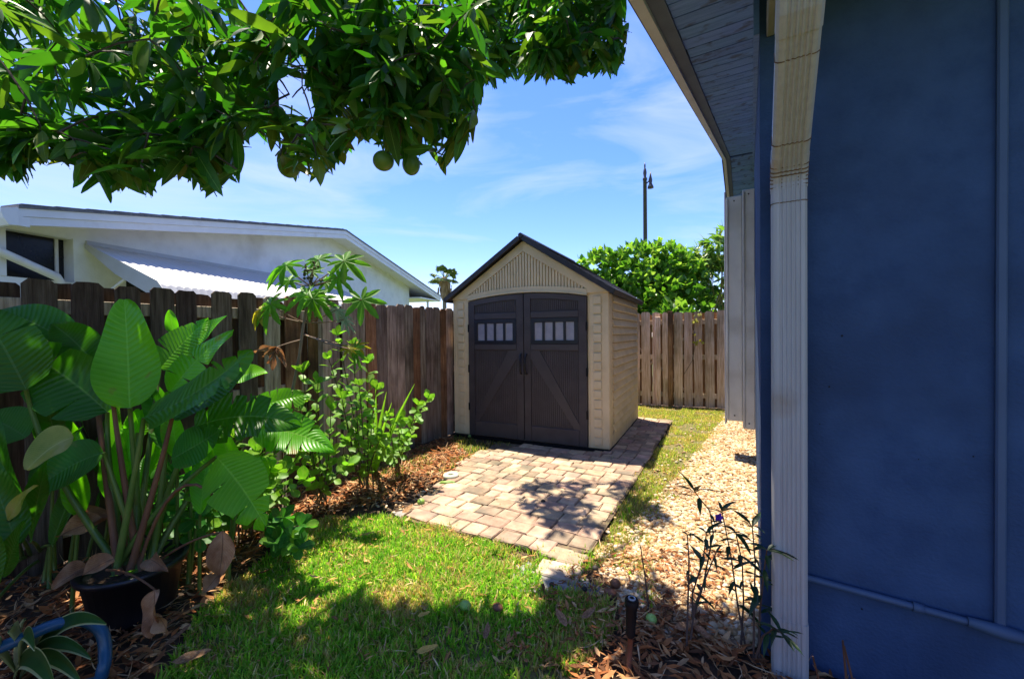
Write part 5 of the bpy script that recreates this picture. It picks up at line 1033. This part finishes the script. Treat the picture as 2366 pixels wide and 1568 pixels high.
hp = [at(-160, 1560, 1.45), at(-60, 1520, 1.5), at(40, 1478, 1.55), at(120, 1444, 1.6), at(180, 1432, 1.64), at(214, 1440, 1.66), at(236, 1462, 1.66), at(243, 1500, 1.65), at(238, 1545, 1.62)]
hp = [np.array([q[0], q[1], max(q[2], .03)]) for q in hp]; e_ = hp[-1].copy(); e_[2] = .024; hp += [e_-RT*.05, e_-RT*.3-F0*.05, e_-RT*.7-F0*.15]
hp2 = []
for i in range(len(hp)-1):
    p0_, p1_, p2_, p3_ = hp[max(0, i-1)], hp[i], hp[i+1], hp[min(len(hp)-1, i+2)]
    for k in range(6):
        t = k/6; hp2.append(.5*((2*p1_)+(p2_-p0_)*t+(2*p0_-5*p1_+4*p2_-p3_)*t*t+(3*p1_-p0_-3*p2_+p3_)*t**3))
s_ = hp2[0].copy(); s_[2] = .024; hp2 = [s_]+hp2
tag(MB().tube(hp2, .021, 10).build('garden_hose', M['hose'], None, True), 'thick blue hose arching over the dead leaves by the pot', 'hose')

# ================================================================== MANGO TREE
TB = np.array([-2.35, -.55, 0.0])
MT = thing('mango_tree', TB, 'mango tree whose leafy boughs with green fruit hang over the yard', 'tree')
POLY = [(-300, 380), (0, 398), (78, 412), (66, 362), (128, 352), (182, 432), (196, 384), (262, 445), (300, 405), (356, 440), (378, 384), (440, 402), (480, 440), (560, 398), (556, 318), (612, 300), (640, 360), (668, 392), (724, 404), (792, 366), (838, 308), (872, 322), (905, 366), (955, 372), (992, 348), (1025, 384), (1062, 345), (1092, 308), (1116, 205), (1132, 184), (1230, 172), (1292, 168), (1312, 188), (1342, 160), (1430, 155), (1462, 75), (1446, 4), (1446, -900), (-300, -900)]
HOLES = [(668, 205, 34), (700, 235, 26), (715, 82, 24), (820, 205, 10), (290, 112, 12), (408, 197, 10), (330, 228, 10), (690, 150, 18), (1030, 60, 8), (150, 395, 22), (640, 330, 14), (590, 315, 14)]
g = np.random.default_rng(77); CL = []
def addc(n, x0, x1, y0, y1, z0, z1, zg, sc_, gate=None):
    k = 0
    while k < n:
        px, py, Z = g.uniform(x0, x1), g.uniform(y0, y1), g.uniform(z0, z1); p = at(px, py, Z)
        if p[2] < 1.95 or p[2] > 6.2: k += .05; continue
        if Z-.235*p[2] > zg: k += .05; continue
        if p[0] > -.52 and p[1] > 1.3: k += .05; continue               # keep clear of the house eave
        if py > 0 and not inpoly(np.array([[px, py]]), POLY)[0]: k += .02; continue
        CL.append((p, sc_)); k += 1
addc(290, -200, 1110, -60, 400, 1.75, 3.0, 2.05, 1.0)
addc(60, 0, 560, 230, 430, 1.75, 2.2, 2.32, 1.0); addc(125, 580, 1105, 0, 380, 1.85, 2.7, 2.1, 1.0)
addc(30, -500, 1200, -460, -60, 1.6, 3.2, 2.25, 1.0)
addc(40, 1060, 1275, -90, 172, 3.9, 4.9, 9, 1.0); addc(48, 1080, 1270, -40, 160, 2.55, 3.1, 9, .85); addc(100, 1215, 1452, -130, 165, 2.15, 2.8, 1.98, .8); addc(22, 1240, 1440, 80, 160, 2.2, 2.75, 2.0, .8)
for k in range(20):                                             # crown over and behind the viewer
    CL.append((np.array([g.uniform(-3.4, .1), g.uniform(-2.2, .7), g.uniform(2.5, 4.6)]), 1.15))
for k in range(8): CL.append((np.array([g.uniform(-2.2, -.4), g.uniform(-.2, 1.3), g.uniform(3.0, 4.4)]), 1.1))
Pl, Dl, Ll, Ul = [], [], [], []
for p, s_ in CL:
    n = g.integers(9, 15); az = g.uniform(0, 6.28)
    for k in range(n):
        a = az+k*2.4; dz = g.uniform(-1.9, .2); d = np.array([math.cos(a), math.sin(a), dz]); d /= np.linalg.norm(d)
        Pl.append(p+d*.02); Dl.append(d); Ll.append(g.uniform(.12, .225)*s_); Ul.append(np.array([0, 0, 1.0])+g.normal(size=3)*.45)
Pl, Dl, Ll, Ul = map(np.array, (Pl, Dl, Ll, Ul)); tips = Pl+Dl*Ll[:, None]
def inview(P):
    q = P-EYEP; Z = q@FW; Zs = np.maximum(Z, .2); return np.stack([CX+FPX*(q@RT)/Zs, CY-FPX*(q@UP)/Zs], 1), Z
T2, TZ = inview(tips); B2, BZ = inview(Pl); ok = (Ll > 0)
for S2, SZ in ((T2, TZ), (B2, BZ), ((T2+B2)/2, (TZ+BZ)/2)):
    infr = (SZ > .3) & (S2[:, 1] > -10) & (S2[:, 0] > -20) & (S2[:, 0] < 2400); ok &= ~infr | inpoly(S2-np.array([0, 26.0 if S2 is T2 else 0.0])*(S2[:, :1] < 1440), POLY)
    for hx, hy, hr in HOLES: ok &= ~(infr & (np.hypot(S2[:, 0]-hx, S2[:, 1]-hy) < hr))
ok &= ~((BZ > -.2) & (np.linalg.norm(tips-EYEP, axis=1) < .75))
ok &= ~((np.maximum(tips[:, 0], Pl[:, 0]) > -.47) & (np.maximum(tips[:, 1], Pl[:, 1]) > 1.25))
Pl, Dl, Ll, Ul, T2, TZ = Pl[ok], Dl[ok], Ll[ok], Ul[ok], T2[ok], TZ[ok]
# the 300 leaves that show best along the fringe are leaves of their own, the rest is the crown
vis = np.where((TZ > .5) & (T2[:, 0] > 0) & (T2[:, 0] < 1470) & (T2[:, 1] > 5))[0]; ind = []
for x0 in range(0, 1470, 30):
    c = vis[(T2[vis, 0] >= x0) & (T2[vis, 0] < x0+30)]; c = c[np.argsort(-T2[c, 1]+TZ[c]*25)]; ind += list(c[:6])
ind = ind[:298]; rest = np.setdiff1d(np.arange(len(Pl)), ind)
for i in ind:
    leaf(MT, 'mango', Pl[i], Dl[i], Ul[i], Ll[i], M['leaf_m'] if g.random() < .7 else M['leaf_my'])
bv, bt = ellip_leaf(4, .25, .85); Mx = orient(Dl[rest], Ul[rest]); L_ = Ll[rest]; Mx = Mx*np.stack([L_*.24, L_, L_*.24], 1)[:, None, :]
bv = bv.copy(); bv[:, 2] -= .25*(bv[:, 1]-.15)**2/.27
pal = np.array([(.024, .095, .007), (.036, .125, .009), (.018, .075, .007), (.055, .15, .012), (.085, .15, .014)]); col = pal[g.integers(0, 5, len(rest))]*g.uniform(.7, 1.3, (len(rest), 1))
V, T, CC = stamp(bv, bt, Mx, Pl[rest], col)
M['mango_crown'] = mat('mango_crown', [(1, 1, 1)], scale=4, rough=.42, attr=True, spec=.35, transl=(.45, (2.0, 2.4, .9)))
np_mesh('crown', V, T, M['mango_crown'], CC, True, 'stuff', MT)
# limbs and twigs: every leaf rosette hangs on the nearest piece of branch nearer the trunk
MB().tube([TB, TB+np.array([.05, .02, .9]), TB+np.array([.1, .15, 1.7]), TB+np.array([.2, .4, 2.5])], [.17, .14, .12, .09], 12).build('trunk', M['bark'], MT, True)
limbs = [[TB+np.array([.1, .15, 1.7]), (-2.6, .2, 3.4), (-2.75, .9, 4.3), (-2.6, 1.5, 4.6)], [TB+np.array([.2, .4, 2.5]), (-1.9, .7, 3.3), (-1.75, 1.6, 3.7), (-1.9, 2.6, 4.2), (-1.75, 3.5, 4.6)],
         [TB+np.array([.2, .4, 2.5]), (-1.5, .2, 3.2), (-1.0, .6, 3.6), (-.8, 1.2, 3.9)], [TB+np.array([.1, .15, 1.7]), (-2.9, -.3, 2.6), (-3.1, -.8, 3.1)], [(-2.6, .2, 3.4), (-2.2, .8, 3.9), (-1.9, 1.4, 4.2), (-1.75, 1.9, 4.3)]]
nodes = []
for l in limbs:
    l = [np.array(q, float) for q in l]; Q = []
    for a, b in zip(l, l[1:]): Q += [a+(b-a)*k/5 for k in range(5)]
    Q.append(l[-1]); nodes += Q; MB().tube(Q, [.06-.048*k/len(Q) for k in range(len(Q))], 8).build('limb', M['bark'], MT, True)
NP = np.array(nodes); order = np.argsort([np.min(np.linalg.norm(NP-p, axis=1)) for p, s_ in CL]); tw = MB()
pts = [n for n in nodes]
for i in order:
    p = CL[i][0]; A = np.array(pts); dd = np.linalg.norm(A-p, axis=1); q = A[int(np.argmin(dd))]; L = dd.min()
    if L > .03: tw.tube([q, (q+p)/2+np.array([0, 0, .06*min(L, 1)]), p], [.004+.006*min(1, L), .004+.003*min(1, L), .003], 4, False)
    pts += [(q+p)/2, p]
o = tw.build('twigs', M['bark'], MT); o['kind'] = 'stuff'
for (px, py, Z, r, ax) in ((668, 385, 2.0, .050, (1, 1, 1.05)), (886, 372, 2.05, .050, (1.05, 1, .95)), (950, 380, 2.1, .047, (.95, .95, 1.15)), (1002, 232, 2.3, .05, (1, 1, 1.1))):
    p = at(px, py, Z); mo = MB().ball(p, r, 18, 12, ax).build('mango', M['mango'], MT, True)
    MB().tube([p+np.array([0, 0, r*.95]), p+np.array([.01, .0, r+.1]), p+np.array([.0, .02, r+.25])], .004, 5).build('fruit_stalk', M['petiole'], mo)

# ================================================================== SMALL THINGS ON THE GROUND
sb = gnd(1453, 1562); sx_, sy_ = sb[0], sb[1]; top = at(1460, 1380, 1.655)
SK = thing('sprinkler_riser', sb, 'black sprinkler head on a brown riser among the dead leaves', 'sprinkler')
dv = np.array([top[0]-sx_, top[1]-sy_, top[2]]); 
def sa(t): return np.array([sx_, sy_, 0])+dv*t
MB().tube([sa(-.05), sa(.3), sa(.52)], [.010, .0105, .011], 10).build('riser', M['riser'], SK, True)
bd_ = MB().tube([sa(.50), sa(.53), sa(.56), sa(.88), sa(.90), sa(.97), sa(.99)], [.012, .018, .019, .022, .027, .028, .024], 16).build('sprinkler_body', M['blk'], SK, True)
MB().tube([sa(.985), sa(1.0)], [.0155, .0150], 14).build('nozzle_ring', M['grey'], bd_, True); MB().tube([sa(.99), sa(1.006)], [.009, .008], 10).build('nozzle', M['blk'], bd_, True)

rg = gnd(1042, 1107); b = MB(); nn, mm = 22, 8; V = []
for i in range(nn):
    a = 2*math.pi*i/nn
    for k in range(mm):
        q = 2*math.pi*k/mm; r = .052+.024*math.cos(q); V.append((rg[0]+r*math.cos(a), rg[1]+r*math.sin(a), .034+.024*math.sin(q)))
b.add(V, [(i*mm+k, ((i+1) % nn)*mm+k, ((i+1) % nn)*mm+(k+1) % mm, i*mm+(k+1) % mm) for i in range(nn) for k in range(mm)])
tag(b.build('sprinkler_ring', M['donut'], None, True), 'cream concrete ring lying beside the left edge of the pavers'.replace('left ', ''), 'ring')
q = gnd(1033, 1122); d = RT*.075; d[2] = 0
tag(MB().tube([q-d+np.array([0, 0, .02]), q-d*.7+np.array([0, 0, .026]), q+np.array([0, 0, .024]), q+d*.7+np.array([0, 0, .028]), q+d+np.array([0, 0, .032])], [.006, .019, .022, .018, .005], 10).build('green_pod', M['gcuke'], None, True), 'long green pod lying in front of the cream ring', 'pod')
def fruit(px, py, r, label, m, ax=(1, 1, .9), grp=None):
    q = gnd(px, py); tag(MB().ball((q[0], q[1], r*ax[2]+.008), r, 14, 9, ax).build('fallen_mango', m, None, True), label, 'mango', grp)
M['mango_g'] = mat('green_mango_skin', [(.18, .33, .05), (.30, .45, .10)], scale=9, rough=.4); M['mango_y'] = mat('yellow_fruit_skin', [(.55, .40, .06), (.65, .50, .10)], scale=9, rough=.5)
M['mango_k'] = mat('rotten_mango_skin', [(.10, .035, .015), (.19, .07, .03)], scale=14, rough=.6); M['mango_b'] = mat('blackened_mango_skin', [(.012, .010, .008), (.03, .022, .016)], scale=14, rough=.7)
fruit(973, 1169, .030, 'small green mango at the end of a stick beside the pavers', M['mango_g'])
fruit(1075, 1412, .028, 'pale green mango in the middle of the lawn', M['mango_g'], (1.15, 1, .8))
fruit(1505, 1445, .026, 'bright green mango among the dead leaves behind the sprinkler', M['mango_g'])
fruit(1422, 1362, .028, 'reddish brown rotten mango at the edge of the pebbles', M['mango_k'])
fruit(1410, 1378, .026, 'orange-brown rotten mango half hidden in the grass near the pebbles', M['mango_k'], (1.3, 1, .6))
fruit(1150, 1413, .024, 'brown shrivelled mango in the lawn beside the pale green one', M['mango_k'], (1.2, 1, .6))
fruit(1255, 1166, .020, 'blackened mango lying on the pavers', M['mango_b'])
fruit(1275, 1358, .014, 'tiny black fruit on the grey mortar patch', M['mango_b'])
fruit(1375, 1322, .018, 'dark brown fruit between the cream tile and the pebbles', M['mango_b'])
fruit(1350, 1370, .016, 'small black fruit at the right rim of the mortar patch'.replace('right rim', 'rim'), M['mango_b'])
fruit(1085, 1012, .022, 'small yellow-green mango lying by the shed corner', M['mango_g'])
def fleaf(px, py, L, ang, label, m, wsc=1.0):
    q = gnd(px, py); a = math.radians(ang); o = bpy.data.objects.new('fallen_leaf', FLM[R.randrange(3)]); COL.objects.link(o)
    L *= .62; o.matrix_basis = frame((q[0], q[1], .04), RT*math.cos(a)*1.0+F0*math.sin(a)+np.array([0, 0, .12]), (R.uniform(-.3, .3), R.uniform(-.3, .3), 1), (L*wsc, L)); WM[o.name] = o.matrix_basis.copy()
    if not o.data.materials: o.data.materials.append(m)
    o.material_slots[0].link = 'OBJECT'; o.material_slots[0].material = m; tag(o, label, 'leaf', 'fallen leaves')
FLM = []
for s_ in range(3):
    b = MB(); rr = random.Random(s_+60); cu = rr.uniform(.5, .9)
    b.grid(lambda u, t: (u*.16*max(.03, math.sin(math.pi*t**.8))**.7, t, cu*.3*abs(u)*.4*math.sin(math.pi*t)+.35*(t-.5)**2+.02*math.sin(t*11+u*2)), 4, 8); FLM.append(b.mesh('fallen_leaf', True))
M['leaf_fy'] = mat('fallen_yellow_leaf', [(.45, .27, .05), (.58, .40, .10)], scale=14, rough=.6, transl=(.3, (1.4, 1.2, .7)))
fleaf(965, 1445, .10, 20, 'curled yellow leaf on the lawn below the pale green mango', M['leaf_fy'], 1.5)
fleaf(685, 1475, .07, 40, 'small yellow leaf in the shaded grass near the pot', M['leaf_fy'], 1.6)
fleaf(962, 1530, .15, 15, 'long tan leaf lying in the shaded grass', M['leaf_fy'])
fleaf(1122, 1500, .15, 85, 'upright dry brown leaf sticking out of the lawn', M['dry'])
fleaf(1310, 1470, .18, 110, 'curled brown leaf at the edge of the lawn near the sprinkler', M['dry'])
fleaf(1345, 1450, .16, 40, 'pale brown leaf beside the curled one near the sprinkler', M['dry'])
fleaf(1140, 1160, .10, 10, 'short brown leaf scrap on the pavers', M['dry'])
fleaf(840, 1250, .12, 20, 'pale lit leaf on the bright lawn', M['leaf_fy'])
fleaf(880, 1155, .11, 10, 'orange leaf on the straw beside the shrubs', M['leaf_fy'], 1.3)
fleaf(930, 1200, .22, 70, 'dark brown leaf leaning on the grey mortar patch', M['dry'])
fleaf(545, 1300, .2, 25, 'long brown leaf at the lawn edge beyond the pot', M['dry'])
fleaf(380, 1520, .2, 80, 'orange dry leaf in front of the pot', M['dry'])
fleaf(400, 1555, .22, 20, 'tan dry leaf in the bare soil in front of the pot', M['dry'])
fleaf(1560, 1480, .2, 15, 'broad tan dry leaf behind the sprinkler', M['dry'], 1.4)
fleaf(1640, 1500, .16, 120, 'curled tan leaf at the foot of the weeds', M['dry'], 1.3)
st = [gnd(880, 1158, .02), gnd(930, 1162, .02), gnd(970, 1168, .025)]
tag(MB().tube(st, [.006, .007, .005], 6).build('stick', M['bark'], None, True), 'thin dark stick lying between the bed and the pavers', 'stick')

# weeds by the downspout
def weed(base, paths, label, nleaf, seed, flower=None, bare=False, L=(.06, .13)):
    rr = random.Random(seed); t = thing('tall_weed', base, label, 'weed', 'weeds by the downspout')
    for pth in paths:
        P = [np.array(base)+np.array([rr.uniform(-.02, .02), rr.uniform(-.02, .02), 0])]+[np.array(q) for q in pth]
        MB().tube(P, [.005-.0032*k/len(P) for k in range(len(P))], 6).build('stem', M['weedstem'], t, True)
        if bare: continue
        for k in range(nleaf):
            tt = (.35+.65*k/nleaf)*(len(P)-1); i = min(int(tt), len(P)-2); p = P[i]+(P[i+1]-P[i])*(tt-i); a = k*2.2+rr.uniform(-.4, .4)
            leaf(t, 'lance', p, (math.cos(a), math.sin(a), rr.uniform(-.35, .5)), (0, 0, 1), rr.uniform(*L), M['weed'], wsc=rr.uniform(.9, 1.4))
        for s in range(4): leaf(t, 'lance', P[-1], (rr.uniform(-1, 1), rr.uniform(-1, 1), rr.uniform(-.3, .6)), (0, 0, 1), rr.uniform(*L), M['weed'], wsc=1.2)
    if flower is not None:
        f = np.array(flower)
        for k in range(5):
            a = k*1.2566; big_leaf(t, f, f+RT*.024*math.cos(a)+UP*.024*math.sin(a)-FW*.008, .022, M['violet'], (0, 0, 0), -FW, .1, 0, k, .0, 'petal')
    return t
w1 = gnd(1600, 1462)
weed(w1, [[at(1625, 1350, 1.95), at(1648, 1230, 2.02), at(1640, 1180, 2.05), at(1605, 1135, 2.08)], [at(1600, 1370, 1.93), at(1625, 1290, 1.96), at(1632, 1230, 1.97)]], 'dark lanky weed with one violet flower over the pebbles', 9, 1, at(1660, 1194, 2.0))
w2 = gnd(1712, 1500)
weed(w2, [[at(1705, 1400, 1.85), at(1690, 1290, 1.9), at(1668, 1180, 1.95)], [at(1718, 1390, 1.85), at(1715, 1300, 1.88), at(1700, 1230, 1.9)]], 'thin weed with narrow leaves next to the corner of the blue wall', 8, 2)
w3 = at(1748, 1545, 1.72); w3[2] = 0
weed(w3, [[at(1742, 1400, 1.70), at(1745, 1300, 1.72), at(1738, 1215, 1.75)], [at(1755, 1420, 1.68), at(1765, 1320, 1.66), at(1772, 1270, 1.64)], [at(1762, 1470, 1.62), at(1790, 1450, 1.56), at(1806, 1462, 1.52)]], 'leafy weed growing against the foot of the blue corner', 9, 3, L=(.06, .12))
w4 = gnd(1502, 1440)
weed(w4, [[at(1498, 1400, 2.05), at(1490, 1330, 2.08), at(1480, 1262, 2.1)]], 'bare dead stalk standing in the pebbles near the sprinkler', 0, 4, bare=True)
w5 = at(1590, 1480, 1.8); w5[2] = 0
weed(w5, [[at(1605, 1400, 1.8), at(1640, 1310, 1.82), at(1655, 1275, 1.83)], [at(1590, 1380, 1.8), at(1592, 1290, 1.82), at(1588, 1235, 1.83)]], 'forked weed with withered dark leaves between the sprinkler and the wall', 6, 5, L=(.04, .09))
w6 = at(1960, 1640, 1.35); w6[2] = 0
weed(w6, [[at(1955, 1560, 1.35), at(1947, 1478, 1.36)], [at(1975, 1590, 1.33), at(1950, 1490, 1.36)], [at(1900, 1600, 1.33), at(1878, 1515, 1.34)]], 'dark dead twigs at the foot of the blue wall beyond the downspout', 0, 6, bare=True)
